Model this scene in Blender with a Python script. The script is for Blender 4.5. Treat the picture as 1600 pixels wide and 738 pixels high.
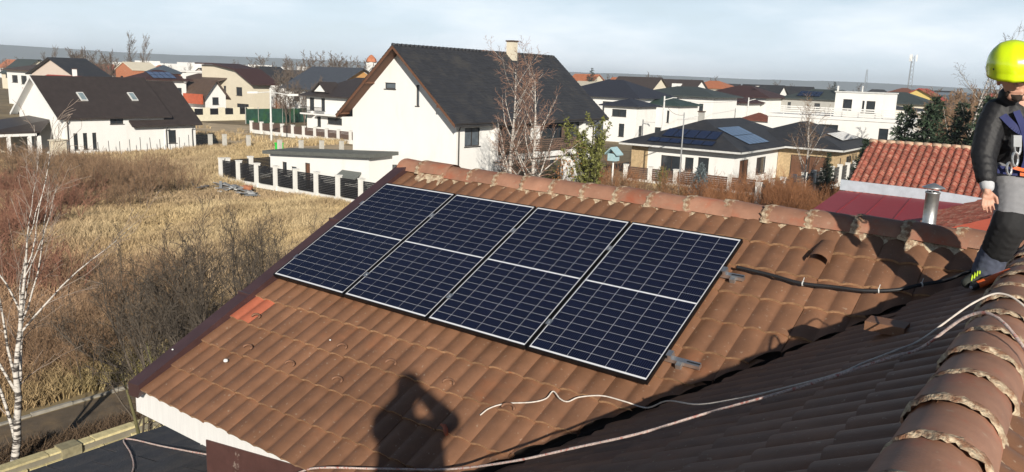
import bpy, bmesh, math, random
import numpy as np
from mathutils import Vector, Matrix, noise as mnoise
R_ = math.radians
scn = bpy.context.scene
for o in list(bpy.data.objects): bpy.data.objects.remove(o)
COL = scn.collection
# ------------------------------------------------------------------ camera
# world frame: X runs along the wing's ridge (towards the main ridge), Y along the main ridge (away), Z up, metres
cam_d = bpy.data.cameras.new('camera'); cam = bpy.data.objects.new('camera', cam_d); COL.objects.link(cam)
cx = Vector((0.80201, 0.59633, 0.03424)); cy = Vector((-0.1428, 0.13577, 0.9804)); cz = Vector((0.57999, -0.79117, 0.19404))
cam.matrix_world = Matrix(((cx.x, cy.x, cz.x, 0), (cx.y, cy.y, cz.y, 0), (cx.z, cy.z, cz.z, 8.5), (0, 0, 0, 1)))
cam_d.sensor_width = 36.0; cam_d.lens = 1253 / 1600 * 36; cam_d.clip_start = 0.05; cam_d.clip_end = 30000
scn.camera = cam
# ------------------------------------------------------------------ sky and sun
SUN = Vector((0.643, -0.676, 0.361)).normalized()
world = bpy.data.worlds.new('World'); scn.world = world; world.use_nodes = True
nt = world.node_tree; nt.nodes.clear()
def N(t, typ, **kw):
    n = t.nodes.new(typ)
    for k, v in kw.items(): setattr(n, k, v)
    return n
wo = N(nt, 'ShaderNodeOutputWorld'); bg = N(nt, 'ShaderNodeBackground'); sky = N(nt, 'ShaderNodeTexSky', sky_type='NISHITA')
sky.sun_disc = False; sky.sun_elevation = math.asin(SUN.z); sky.sun_rotation = math.atan2(SUN.x, SUN.y)
sky.air_density = 1.0; sky.dust_density = 0.25; sky.ozone_density = 1.2
tc = N(nt, 'ShaderNodeTexCoord'); mp = N(nt, 'ShaderNodeMapping'); mp.inputs['Scale'].default_value = (1.5, 1.5, 6.0)
mp.inputs['Rotation'].default_value = (0.04, 0.03, 0.5)
nz = N(nt, 'ShaderNodeTexNoise'); nz.inputs['Scale'].default_value = 2.2; nz.inputs['Detail'].default_value = 6; nz.inputs['Roughness'].default_value = 0.55
rp = N(nt, 'ShaderNodeValToRGB'); rp.color_ramp.elements[0].position = 0.30; rp.color_ramp.elements[1].position = 0.72
rp.color_ramp.elements[0].color = (0.6, 0.6, 0.6, 1); rp.color_ramp.elements[1].color = (1, 1, 1, 1)
cr = N(nt, 'ShaderNodeValToRGB'); cr.color_ramp.elements[0].position = .45; cr.color_ramp.elements[0].color = (0.72, 0.85, 1.0, 1); cr.color_ramp.elements[1].position = .68; cr.color_ramp.elements[1].color = (0.90, 0.955, 1.02, 1)
nt.links.new(nz.outputs['Fac'], cr.inputs[0]); sc_ = N(nt, 'ShaderNodeVectorMath', operation='SCALE'); sc_.inputs['Scale'].default_value = 22.0; nt.links.new(cr.outputs[0], sc_.inputs[0])
mx = N(nt, 'ShaderNodeMix', data_type='RGBA'); mx.inputs['B'].default_value = (7.6, 9.0, 10.9, 1)
nt.links.new(tc.outputs['Generated'], mp.inputs['Vector']); nt.links.new(mp.outputs[0], nz.inputs['Vector'])
nt.links.new(nz.outputs['Fac'], rp.inputs[0])
sx_ = N(nt, 'ShaderNodeSeparateXYZ'); nt.links.new(tc.outputs['Generated'], sx_.inputs[0]); el = N(nt, 'ShaderNodeMapRange', interpolation_type='SMOOTHSTEP'); el.inputs['From Min'].default_value = 0.0; el.inputs['From Max'].default_value = 0.30; el.inputs['To Min'].default_value = 1.0; el.inputs['To Max'].default_value = 0.0
nt.links.new(sx_.outputs['Z'], el.inputs['Value']); vm = N(nt, 'ShaderNodeMath', operation='MULTIPLY'); nt.links.new(rp.outputs[0], vm.inputs[0]); nt.links.new(el.outputs[0], vm.inputs[1]); nt.links.new(vm.outputs[0], mx.inputs['Factor'])
nt.links.new(sc_.outputs[0], mx.inputs['B']); nt.links.new(sky.outputs[0], mx.inputs['A']); nt.links.new(mx.outputs['Result'], bg.inputs['Color'])
bg.inputs['Strength'].default_value = 0.050
nt.links.new(bg.outputs[0], wo.inputs['Surface'])
sl = bpy.data.lights.new('sun', 'SUN'); sl.energy = 5.0; sl.angle = R_(0.55); sl.color = (1.0, 0.93, 0.82)
so = bpy.data.objects.new('sun', sl); COL.objects.link(so); so.rotation_euler = SUN.to_track_quat('Z', 'Y').to_euler(); so.location = (30, -30, 60)
scn.view_settings.view_transform = 'Standard'; scn.view_settings.look = 'None'; scn.view_settings.exposure = 0.30; scn.view_settings.gamma = 1.0
scn.render.engine = 'CYCLES'
try:
    scn.cycles.max_bounces = 6; scn.cycles.diffuse_bounces = 2; scn.cycles.transparent_max_bounces = 8; scn.cycles.volume_bounces = 0
except Exception: pass

# ------------------------------------------------------------------ materials
MATS = {}
def M(name, col, rough=0.75, var=0.12, scale=6.0, col2=None, c2pos=(0.55, 0.7), bump=0.0, bscale=60.0, metal=0.0, rand=0.0, spec=0.4, coat=0.0, stretch=None, detail=5, bdist=0.02, alpha=1.0):
    if name in MATS: return MATS[name]
    m = bpy.data.materials.new(name); m.use_nodes = True; t = m.node_tree; p = t.nodes['Principled BSDF']
    p.inputs['Roughness'].default_value = rough; p.inputs['Metallic'].default_value = metal
    p.inputs['Specular IOR Level'].default_value = spec
    if coat: p.inputs['Coat Weight'].default_value = coat; p.inputs['Coat Roughness'].default_value = 0.06
    tcn = N(t, 'ShaderNodeTexCoord'); vec = tcn.outputs['Object']
    if stretch:
        mpn = N(t, 'ShaderNodeMapping'); mpn.inputs['Scale'].default_value = stretch; t.links.new(vec, mpn.inputs['Vector']); vec = mpn.outputs[0]
    if rand:
        oi = N(t, 'ShaderNodeObjectInfo'); va = N(t, 'ShaderNodeVectorMath', operation='MULTIPLY_ADD')
        va.inputs[1].default_value = (1, 1, 1); cm = N(t, 'ShaderNodeCombineXYZ'); mu = N(t, 'ShaderNodeMath', operation='MULTIPLY'); mu.inputs[1].default_value = 37.0
        t.links.new(oi.outputs['Random'], mu.inputs[0]); t.links.new(mu.outputs[0], cm.inputs[0]); t.links.new(mu.outputs[0], cm.inputs[2])
        t.links.new(vec, va.inputs[0]); t.links.new(cm.outputs[0], va.inputs[2]); vec = va.outputs[0]
    nn = N(t, 'ShaderNodeTexNoise'); nn.inputs['Scale'].default_value = scale; nn.inputs['Detail'].default_value = detail; nn.inputs['Roughness'].default_value = 0.6
    t.links.new(vec, nn.inputs['Vector'])
    r1 = N(t, 'ShaderNodeValToRGB'); e = r1.color_ramp.elements; e[0].position = 0.3; e[1].position = 0.7
    e[0].color = tuple(max(0, c * (1 - var)) for c in col) + (1,); e[1].color = tuple(min(1, c * (1 + var)) for c in col) + (1,)
    t.links.new(nn.outputs['Fac'], r1.inputs[0]); out = r1.outputs[0]
    if col2:
        n2 = N(t, 'ShaderNodeTexNoise'); n2.inputs['Scale'].default_value = scale * 0.45; n2.inputs['Detail'].default_value = 7; n2.inputs['Roughness'].default_value = 0.68
        off = N(t, 'ShaderNodeVectorMath', operation='ADD'); off.inputs[1].default_value = (13.1, 7.7, 3.3); t.links.new(vec, off.inputs[0]); t.links.new(off.outputs[0], n2.inputs['Vector'])
        r2 = N(t, 'ShaderNodeValToRGB'); r2.color_ramp.elements[0].position = c2pos[0]; r2.color_ramp.elements[1].position = c2pos[1]
        t.links.new(n2.outputs['Fac'], r2.inputs[0]); m2 = N(t, 'ShaderNodeMix', data_type='RGBA'); m2.inputs['B'].default_value = tuple(col2) + (1,)
        t.links.new(r2.outputs[0], m2.inputs['Factor']); t.links.new(out, m2.inputs['A']); out = m2.outputs['Result']
    if rand:
        hs = N(t, 'ShaderNodeHueSaturation'); mr = N(t, 'ShaderNodeMapRange'); mr.inputs['To Min'].default_value = 1 - rand; mr.inputs['To Max'].default_value = 1 + rand
        t.links.new(oi.outputs['Random'], mr.inputs['Value']); t.links.new(mr.outputs[0], hs.inputs['Value']); t.links.new(out, hs.inputs['Color']); out = hs.outputs[0]
    t.links.new(out, p.inputs['Base Color'])
    if bump:
        nb = N(t, 'ShaderNodeTexNoise'); nb.inputs['Scale'].default_value = bscale; nb.inputs['Detail'].default_value = 4; t.links.new(vec, nb.inputs['Vector'])
        bn = N(t, 'ShaderNodeBump'); bn.inputs['Strength'].default_value = bump; bn.inputs['Distance'].default_value = bdist
        t.links.new(nb.outputs['Fac'], bn.inputs['Height']); t.links.new(bn.outputs[0], p.inputs['Normal'])
    MATS[name] = m
    return m
def node_of(m, typ): return [n for n in m.node_tree.nodes if n.bl_idname == typ][0]

tile_m = M('brown_painted_tile', (0.200, 0.100, 0.056), 0.55, 0.14, 6, (0.26, 0.105, 0.05), (0.58, 0.82), 0.25, 120, rand=0.06, bdist=0.004)
tile_edge = M('worn_tile_edge', (0.38, 0.225, 0.125), 0.85, 0.3, 30, (0.40, 0.15, 0.07), (0.55, 0.70), 0.5, 150, rand=0.2, bdist=0.004)
cap_m = M('brown_ridge_tile', (0.295, 0.152, 0.098), 0.62, 0.15, 7, (0.34, 0.105, 0.055), (0.52, 0.72), 0.3, 90, rand=0.1, bdist=0.004)
mortar_m = M('crumbling_mortar', (0.52, 0.42, 0.29), 0.95, 0.35, 25, (0.235, 0.118, 0.068), (0.44, 0.58), 0.9, 90, bdist=0.01)
redtile_m = M('fresh_clay_tile', (0.40, 0.115, 0.062), 0.75, 0.1, 12, None, bump=0.2, bscale=90)
under_m = M('roof_underlay', (0.035, 0.026, 0.022), 0.9)
verge_m = M('brown_metal_trim', (0.060, 0.030, 0.030), 0.42, 0.15, 5, spec=0.5, bump=0.05, bscale=14)
board_m = M('brown_flashing', (0.085, 0.04, 0.034), 0.5, 0.2, 9, (0.3, 0.24, 0.2), (0.66, 0.72))
white_m = M('white_render', (0.78, 0.77, 0.74), 0.85, 0.03, 1.2, (0.66, 0.63, 0.58), (0.58, 0.86), bump=0.1, bscale=40, stretch=(1, 1, .3))
fascia_m = M('white_fascia', (0.72, 0.71, 0.69), 0.6, 0.06, 5, (0.5, 0.47, 0.43), (0.66, 0.85), stretch=(6, 1, 0.6))
cream_m = M('cream_render', (0.66, 0.60, 0.48), 0.85, 0.05, 1.2)
dark_shingle = M('dark_bitumen_shingle', (0.045, 0.045, 0.052), 0.7, 0.3, 5, (0.075, 0.068, 0.068), (0.5, 0.65), 0.3, 50)
alu_m = M('aluminium', (0.62, 0.63, 0.64), 0.33, 0.05, 30, metal=0.9)
steel_m = M('galvanised_steel', (0.52, 0.53, 0.53), 0.4, 0.12, 14, metal=0.85)
black_m = M('black_plastic', (0.016, 0.016, 0.018), 0.45, 0.1, 30)
frame_m = M('black_anodised_frame', (0.012, 0.012, 0.014), 0.35, 0.1, 30, metal=0.5)
back_m = M('white_backsheet', (0.66, 0.67, 0.70), 0.3, 0.02, 10)
cell_m = M('silicon_cell', (0.0042, 0.0062, 0.021), 0.12, 0.12, 20, rand=0.10, coat=0.0, spec=0.30)
def add_busbars(m):
    t = m.node_tree; p = t.nodes['Principled BSDF']; tcn = N(t, 'ShaderNodeTexCoord'); w = N(t, 'ShaderNodeTexWave', wave_type='BANDS', bands_direction='X')
    w.inputs['Scale'].default_value = 18.0; t.links.new(tcn.outputs['Object'], w.inputs['Vector'])
    r = N(t, 'ShaderNodeValToRGB'); r.color_ramp.elements[0].position = 0.93; r.color_ramp.elements[1].position = 0.99
    r.color_ramp.elements[1].color = (0.35,) * 3 + (1,)
    t.links.new(w.outputs[0], r.inputs[0]); mm = N(t, 'ShaderNodeMix', data_type='RGBA'); mm.inputs['B'].default_value = (0.10, 0.12, 0.17, 1)
    src = p.inputs['Base Color'].links[0].from_socket; t.links.new(src, mm.inputs['A']); t.links.new(r.outputs[0], mm.inputs['Factor']); t.links.new(mm.outputs['Result'], p.inputs['Base Color'])
add_busbars(cell_m)
def weather(m, spot=(.40, .31, .23), sscale=38.0, lo=.66, hi=.73, amt=.55, patch=.22):
    '''sparse pale specks plus broad patches that run across neighbouring pieces'''
    t = m.node_tree; p = t.nodes['Principled BSDF']; src = p.inputs['Base Color'].links[0].from_socket
    g = N(t, 'ShaderNodeNewGeometry'); n1 = N(t, 'ShaderNodeTexNoise'); n1.inputs['Scale'].default_value = sscale; n1.inputs['Detail'].default_value = 3; t.links.new(g.outputs['Position'], n1.inputs['Vector'])
    r = N(t, 'ShaderNodeValToRGB'); r.color_ramp.elements[0].position = lo; r.color_ramp.elements[1].position = hi; r.color_ramp.elements[1].color = (amt,) * 3 + (1,); t.links.new(n1.outputs['Fac'], r.inputs[0])
    mm = N(t, 'ShaderNodeMix', data_type='RGBA'); mm.inputs['B'].default_value = (*spot, 1); t.links.new(src, mm.inputs['A']); t.links.new(r.outputs[0], mm.inputs['Factor'])
    n2 = N(t, 'ShaderNodeTexNoise'); n2.inputs['Scale'].default_value = 1.3; n2.inputs['Detail'].default_value = 6; n2.inputs['Roughness'].default_value = .65; t.links.new(g.outputs['Position'], n2.inputs['Vector'])
    mr = N(t, 'ShaderNodeMapRange'); mr.inputs['From Min'].default_value = .3; mr.inputs['From Max'].default_value = .7; mr.inputs['To Min'].default_value = 1 - patch; mr.inputs['To Max'].default_value = 1 + patch; t.links.new(n2.outputs['Fac'], mr.inputs['Value'])
    h = N(t, 'ShaderNodeHueSaturation'); t.links.new(mr.outputs[0], h.inputs['Value']); t.links.new(mm.outputs['Result'], h.inputs['Color']); t.links.new(h.outputs[0], p.inputs['Base Color'])
weather(tile_m); weather(cap_m, sscale=26, amt=.4); weather(verge_m, (.2, .17, .16), 30, .68, .74, .3, .12)
def glass(name, col=(0.03, 0.036, 0.042), rough=0.08): return M(name, col, rough, 0.25, 1.5, spec=0.6)
pane_m = glass('window_glass'); pane2_m = glass('bright_window_glass', (0.10, 0.12, 0.14))
framed_m = M('dark_window_frame', (0.035, 0.03, 0.028), 0.5); framew_m = M('white_window_frame', (0.6, 0.6, 0.58), 0.5)
rope_m = M('pink_white_rope', (0.50, 0.40, 0.36), 0.85, 0.35, 90, (0.42, 0.16, 0.13), (0.55, 0.6), 0.6, 300, bdist=0.003)
thin_m = M('white_cord', (0.60, 0.54, 0.48), 0.85, 0.15, 60)

# ------------------------------------------------------------------ mesh helpers
class MB:
    def __init__(s): s.v = []; s.f = []; s.mi = []; s.mat = 0
    def add(s, vs, fs):
        o = len(s.v); s.v += [tuple(v) for v in vs]
        for q in fs: s.f.append(tuple(i + o for i in q)); s.mi.append(s.mat)
    def box(s, x0, x1, y0, y1, z0, z1):
        s.add([(x0, y0, z0), (x1, y0, z0), (x1, y1, z0), (x0, y1, z0), (x0, y0, z1), (x1, y0, z1), (x1, y1, z1), (x0, y1, z1)],
              [(0, 3, 2, 1), (4, 5, 6, 7), (0, 1, 5, 4), (1, 2, 6, 5), (2, 3, 7, 6), (3, 0, 4, 7)])
    def prism(s, poly, d):      # poly: list of 3D points (planar), d: extrusion vector
        n = len(poly); d = Vector(d); a = [Vector(p) for p in poly]
        s.add(a + [p + d for p in a], [tuple(range(n - 1, -1, -1)), tuple(range(n, 2 * n))] + [(i, (i + 1) % n, n + (i + 1) % n, n + i) for i in range(n)])
    def quad(s, *p): s.add(p, [tuple(range(len(p)))])
    def tube(s, pts, rad, k=6, cap=True):
        pts = [Vector(p) for p in pts]; n = len(pts)
        if not hasattr(rad, '__len__'): rad = [rad] * n
        vs = []; ref = None
        for i, p in enumerate(pts):
            d = (pts[min(i + 1, n - 1)] - pts[max(i - 1, 0)])
            d = d.normalized() if d.length > 1e-9 else Vector((0, 0, 1))
            if ref is None: ref = d.orthogonal().normalized()
            u = (ref - d * ref.dot(d)); u = u.normalized() if u.length > 1e-6 else d.orthogonal().normalized(); ref = u; w = d.cross(u)
            for j in range(k):
                a = 2 * math.pi * j / k; vs.append(p + (u * math.cos(a) + w * math.sin(a)) * rad[i])
        fs = [(i * k + j, i * k + (j + 1) % k, (i + 1) * k + (j + 1) % k, (i + 1) * k + j) for i in range(n - 1) for j in range(k)]
        if cap: fs += [tuple(range(k - 1, -1, -1)), tuple(range((n - 1) * k, n * k))]
        s.add(vs, fs)
    def lathe(s, prof, k=16, c=(0, 0, 0)):   # prof: (r,z)
        vs = [(c[0] + r * math.cos(2 * math.pi * j / k), c[1] + r * math.sin(2 * math.pi * j / k), c[2] + z) for r, z in prof for j in range(k)]
        n = len(prof); s.add(vs, [(i * k + j, i * k + (j + 1) % k, (i + 1) * k + (j + 1) % k, (i + 1) * k + j) for i in range(n - 1) for j in range(k)])
    def build(s, name, mats, parent=None, off=None, smooth=False):
        me = bpy.data.meshes.new(name); v = s.v
        if off is not None: v = [(a - off[0], b - off[1], c - off[2]) for a, b, c in v]
        me.from_pydata(v, [], s.f); 
        for m in (mats if isinstance(mats, (list, tuple)) else [mats]): me.materials.append(m)
        if any(s.mi): me.polygons.foreach_set('material_index', s.mi)
        if smooth: me.polygons.foreach_set('use_smooth', [True] * len(s.f))
        me.update(); return link(name, me, parent)
def link(name, me, parent=None, mat=None):
    o = bpy.data.objects.new(name, me); COL.objects.link(o)
    if parent: o.parent = parent
    if mat is not None: o.matrix_local = mat
    return o
def tag(o, label=None, cat=None, group=None, kind=None):
    if label: o['label'] = label
    if cat: o['category'] = cat
    if group: o['group'] = group
    if kind: o['kind'] = kind
    return o
def empty(name, loc, label, cat, group=None, rz=0):
    o = bpy.data.objects.new(name, None); COL.objects.link(o); o.location = loc; o.rotation_euler = (0, 0, rz); o.empty_display_size = 0.3
    return tag(o, label, cat, group)
def copy_tree(o, parent=None):
    c = o.copy(); COL.objects.link(c); c.parent = parent
    for ch in list(o.children): copy_tree(ch, c)
    return c
def struct(o): o['kind'] = 'structure'; return o

# ------------------------------------------------------------------ the setting
rng = random.Random(7); nr = np.random.default_rng(5)
ground_m = M('dry_field_ground', (0.17, 0.125, 0.070), 0.95, 0.35, 0.35, (0.25, 0.19, 0.10), (0.45, 0.62), 0.6, 3.0, detail=9, bdist=0.05)
mb = MB(); mb.quad((-6000, -1500, 0), (2600, -1500, 0), (2600, 5600, 0), (-6000, 5600, 0)); struct(mb.build('ground', ground_m))
asphalt = M('worn_asphalt', (0.125, 0.095, 0.065), 0.9, 0.3, 2.0, (0.20, 0.14, 0.08), (0.5, 0.65), 0.3, 30)
mb = MB(); mb.quad((-20.0, -30, .004), (-16.3, -30, .004), (-16.3, 34, .004), (-20.0, 34, .004)); struct(mb.build('road', asphalt))
kerb_m = M('concrete_kerb', (0.30, 0.28, 0.24), 0.9, 0.2, 6)
kr = struct(MB().build('kerb', kerb_m)); 
kmb = MB(); kmb.box(-.05, .05, 0, .96, 0, .09); kme = None
for i in range(26):
    if kme is None: o = kmb.build('kerbstone', kerb_m, kr); kme = o.data
    else: o = link('kerbstone', kme, kr)
    o.location = (-20.1 + rng.uniform(-.02, .02), 2 + i * 0.98, rng.uniform(-.05, .0))
dirt = M('sandy_track', (0.46, 0.355, 0.23), 0.95, 0.2, 0.5, (0.26, 0.20, 0.11), (0.5, 0.65), 0.4, 5)
mb = MB(); mb.quad((-114, 60, .006), (-71, 53.5, .006), (-30, 62.5, .006), (-30, 65.0, .006), (-71, 64.8, .006), (-92, 65.2, .006), (-103, 74, .006), (-115, 71.5, .006)); struct(mb.build('dirt_track', dirt))
# far hills
hill_m = M('far_woodland', (0.045, 0.05, 0.045), 0.95, 0.3, 0.004)
mb = MB(); n = 90; vs = []; fs = []
for i in range(n + 1):
    t = i / n; ph_ = R_(-36.2 - 46 + 92 * t); D_ = 3700 + 150 * math.sin(t * 9); x = D_ * math.sin(ph_); y = D_ * math.cos(ph_)
    h = 72 - 44 * min(1, t * 1.15) + 3 * math.sin(t * 19) + 2 * math.sin(t * 43 + 1) + 2 * mnoise.noise((t * 60, 0, 0))
    vs += [(x * .93, y * .93, -2), (x, y, h * .93), (x * 1.02, y * 1.02, h), (x * 1.12, y * 1.12, -2)]
for i in range(n):
    for j in range(3): fs.append((i * 4 + j, (i + 1) * 4 + j, (i + 1) * 4 + j + 1, i * 4 + j + 1))
mb.add(vs, fs); struct(mb.build('hills', hill_m, smooth=True))

# ------------------------------------------------------------------ own house with the two tiled slopes
TA = math.tan(R_(27.0)); TB = 0.562; PA = R_(27.0); PB = math.atan(TB)
zA = lambda y: 8.5 - 1.143 - (6.857 - y) * TA          # slope of the wing (faces -Y)
zB = lambda x: 8.5 - 1.12 + (x + 0.33) * TB            # main slope (falls towards -X)
zD = lambda x: 8.5 - 1.12 - (x + 0.33) * TB            # main slope on the sunny side
HL = (-2.0, 3.0, 0.0)
house = empty('tiled_house', HL, 'brown tiled house whose roof carries the four solar panels', 'house')
def hp(p): return (p[0] - HL[0], p[1] - HL[1], p[2] - HL[2])
EAVE = 3.50; APEX_Y = 6.97; CX = -0.33; VK = 7.10     # valley: y = x + VK
mb = MB()
mb.prism([(-6.74, EAVE + .16, zA(EAVE + .16) - .07), (-3.5, EAVE + .16, zA(EAVE + .16) - .07), (-.2, 6.9, zA(6.9) - .07), (-.2, APEX_Y, zA(APEX_Y) - .07), (-6.74, APEX_Y, zA(APEX_Y) - .07)], (0, 0, -.08))
slopeA = mb.build('roof_slope', under_m, house, HL); slopeA['label'] = 'sunlit brown tiled slope under the solar panels'
mb = MB()
mb.prism([(CX, -4, zB(CX) - .07), (CX, 7.1, zB(CX) - .07), (-3.4, 4.0, zB(-3.4) - .07), (-4.6, 2.8, zB(-4.6) - .07), (-4.6, -4, zB(-4.6) - .07)], (0, 0, -.08))
slopeB = mb.build('roof_slope', under_m, house, HL); slopeB['label'] = 'shaded brown tiled slope beside the ridge'
mb = MB(); mb.prism([(CX, -4, zD(CX) - .04), (4.2, -4, zD(4.2) - .04), (4.2, 8, zD(4.2) - .04), (CX, 8, zD(CX) - .04)], (0, 0, -.08))
slopeD = mb.build('roof_slope', under_m, house, HL)
mb = MB(); mb.prism([(-6.74, APEX_Y, zA(APEX_Y) - .04), (CX, APEX_Y, zA(APEX_Y) - .04), (CX, 10.6, zA(APEX_Y) - 3.63 * TA), (-6.74, 10.6, zA(APEX_Y) - 3.63 * TA)], (0, 0, -.08)); mb.build('roof_slope', tile_m, house, HL)

TW = 0.333; TC = 0.345                                  # tile width and exposed length on the slope
def tile_mesh(seed=0, W=TW, L=0.41, hh=0.021, th=0.027, lift=0.028):
    p = W / 2; prof = []
    base = [(0.0, 0.0), (0.09, 0.20), (0.24, 0.70), (0.48, 1.0), (0.72, 0.85), (0.90, 0.35)]
    for k in range(2): prof += [((k + u) * p, z * hh) for u, z in base]
    prof.append((W - 0.002, 0.0))
    bm = MB(); n = len(prof)
    top0 = [(x, 0.0, z + lift) for x, z in prof]; top1 = [(x, L, z) for x, z in prof]; bot = [(x, 0.004, z + lift - th) for x, z in prof]
    bm.add(top0 + top1, [(i, i + 1, n + i + 1, n + i) for i in range(n - 1)])
    bm.mat = 1; bm.add(top0 + bot, [(n + i, n + i + 1, i + 1, i) for i in range(n - 1)])
    bm.mat = 0; bm.quad(top1[-1], top0[-1], bot[-1], (W - .002, L, -th)); bm.quad(top0[0], top1[0], (0, L, -th), bot[0])
    me = bpy.data.meshes.new('tile'); me.from_pydata(bm.v, [], bm.f); me.materials.append(tile_m); me.materials.append(tile_edge)
    me.polygons.foreach_set('material_index', bm.mi)
    me.polygons.foreach_set('use_smooth', [i < n - 1 for i in range(len(bm.f))]); me.update(); return me
TILE = tile_mesh()
MA = Matrix(((1, 0, 0), (0, math.cos(PA), -math.sin(PA)), (0, math.sin(PA), math.cos(PA)))).to_4x4()
MBm = Matrix(((0, math.cos(PB), -math.sin(PB)), (-1, 0, 0), (0, math.sin(PB), math.cos(PB)))).to_4x4()
MD = Matrix(((0, -math.cos(PB), math.sin(PB)), (1, 0, 0), (0, math.sin(PB), math.cos(PB)))).to_4x4()
def clip_tile(me, mat, planes):
    """returns a clipped copy (or the mesh itself, or None when nothing is left); planes: (co, no) in world, keep the side of +no"""
    b = None
    for co, no in planes:
        inside = [(mat @ v.co - co).dot(no) > 0 for v in (b.verts if b else me.vertices)]
        if all(inside): continue
        if not any(inside):
            if b: b.free()
            return None
        if b is None: b = bmesh.new(); b.from_mesh(me)
        inv = mat.inverted(); lc = inv @ co; ln = (inv.to_3x3() @ no)
        bmesh.ops.bisect_plane(b, geom=b.verts[:] + b.edges[:] + b.faces[:], plane_co=lc, plane_no=ln, clear_inner=True)
    if b is None: return me
    m2 = me.copy(); b.to_mesh(m2); b.free()
    return m2 if len(m2.polygons) else None
VN = Vector((-1, 1, 0)).normalized()
def jitter(): return Matrix.Rotation(rng.gauss(0, .0025), 4, 'Z') @ Matrix.Rotation(rng.gauss(0, .004), 4, 'X') @ Matrix.Translation((rng.gauss(0, .001), rng.gauss(0, .004), abs(rng.gauss(0, .002))))
rest = {'D': []}
NA = 0
for r in range(12):
    for c in range(20):
        x = -6.64 + c * TW; s = r * TC; y = EAVE + s * math.cos(PA)
        if y > 6.92: continue
        mat = Matrix.Translation((x, y, zA(y) - .024)) @ MA @ jitter()
        me = clip_tile(TILE, mat, [(Vector((0, VK + rng.uniform(-.03, .06), 0)), VN), (Vector((0, APEX_Y, 0)), Vector((0, -1, 0)))])
        if me is None: continue
        o = link('tile', me, slopeA, Matrix.Translation((-HL[0], -HL[1], -HL[2])) @ mat); NA += 1
        if (r, c) == (3, 0):
            me = me.copy(); o.data = me; me.materials[0] = redtile_m; o['label'] = 'bare orange clay tile at the verge'
NBt = 0
for r in range(16):
    for c in range(-2, 34):
        x0 = CX - 0.02 - (r + 1) * TC * math.cos(PB); y = 7.15 - c * TW     # lower edge of the course
        mat = Matrix.Translation((x0, y, zB(x0) - .035)) @ MBm @ jitter()
        if x0 < -4.4: continue
        me = clip_tile(TILE, mat, [(Vector((0, VK - .07, 0)), -VN), (Vector((CX, 0, 0)), Vector((-1, 0, 0)))])
        if me is None: continue
        # the 120 nearest in view are single tiles, the rest one joined part
        vis = (y > 2.3 and x0 > -3.4 and (y - 2.3) > (-(x0) - 1.0) * .35)
        if vis and NBt < 135:
            link('tile', me, slopeB, Matrix.Translation((-HL[0], -HL[1], -HL[2])) @ mat); NBt += 1
        else: rest['D'].append((me, mat))
for r in range(9):
    for c in range(-8, 24):
        x0 = CX + .02 + (r + 1) * TC * math.cos(PB); y = -1.0 + c * TW
        rest['D'].append((TILE, Matrix.Translation((x0, y, zD(x0))) @ MD @ jitter()))
def join_meshes(name, items, mats, parent, off):
    V = []; F = []; MI = []; SM = []
    for me, mat in items:
        o = len(V); V += [tuple(mat @ v.co - Vector(off)) for v in me.vertices]
        for p in me.polygons: F.append([i + o for i in p.vertices]); MI.append(p.material_index); SM.append(p.use_smooth)
    m = bpy.data.meshes.new(name); m.from_pydata(V, [], F)
    for q in mats: m.materials.append(q)
    m.polygons.foreach_set('material_index', MI); m.polygons.foreach_set('use_smooth', SM); m.update()
    return link(name, m, parent)
o = join_meshes('tile_field', rest['D'], [tile_m, tile_edge], house, HL); o['kind'] = 'stuff'
# valley gutter
mb = MB()
for sgn in (0, 1): pass
mb.add([(-4.3, 2.8, zB(-4.3) - .02), (-.2, 6.9, zB(-.2) - .02), (-.2, 7.25, zB(-.2) + .0), (-4.3, 3.15, zB(-4.3) + .0), (-4.3, 2.55, zB(-4.3) - .01), (-.2, 6.65, zB(-.2) - .01)], [(0, 1, 2, 3), (4, 5, 1, 0)])
mb.build('valley_gutter', M('rusty_valley_metal', (0.05, 0.03, 0.024), 0.6, 0.3, 8), house, HL)

# ridge tiles
def cap_mesh(seed, R0=.145, R1=.139, L=.42, k=9):
    m = MB(); ang = [R_(-86 + 172 * i / k) for i in range(k + 1)]; vs = []
    for y, R in ((0, R0), (.045, R0), (.06, R0 - .001), (L, R1)):
        vs += [(R * 1.12 * math.sin(a), y, R * .90 * math.cos(a) + .008) for a in ang]
    K = k + 1; fs = [(j * K + i, j * K + i + 1, (j + 1) * K + i + 1, (j + 1) * K + i) for j in range(3) for i in range(k)]
    m.add(vs, fs); fr = [((R0 - .016) * 1.12 * math.sin(a), 0.002, (R0 - .016) * .90 * math.cos(a) + .008) for a in ang]
    m.add([vs[i] for i in range(K)] + fr, [(i + 1, i, K + i, K + i + 1) for i in range(k)])
    me = bpy.data.meshes.new('ridge_tile'); me.from_pydata(m.v, [], m.f); me.materials.append(cap_m); me.polygons.foreach_set('use_smooth', [i < 3 * k for i in range(len(m.f))]); me.update(); return me
CAP = cap_mesh(0)
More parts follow.
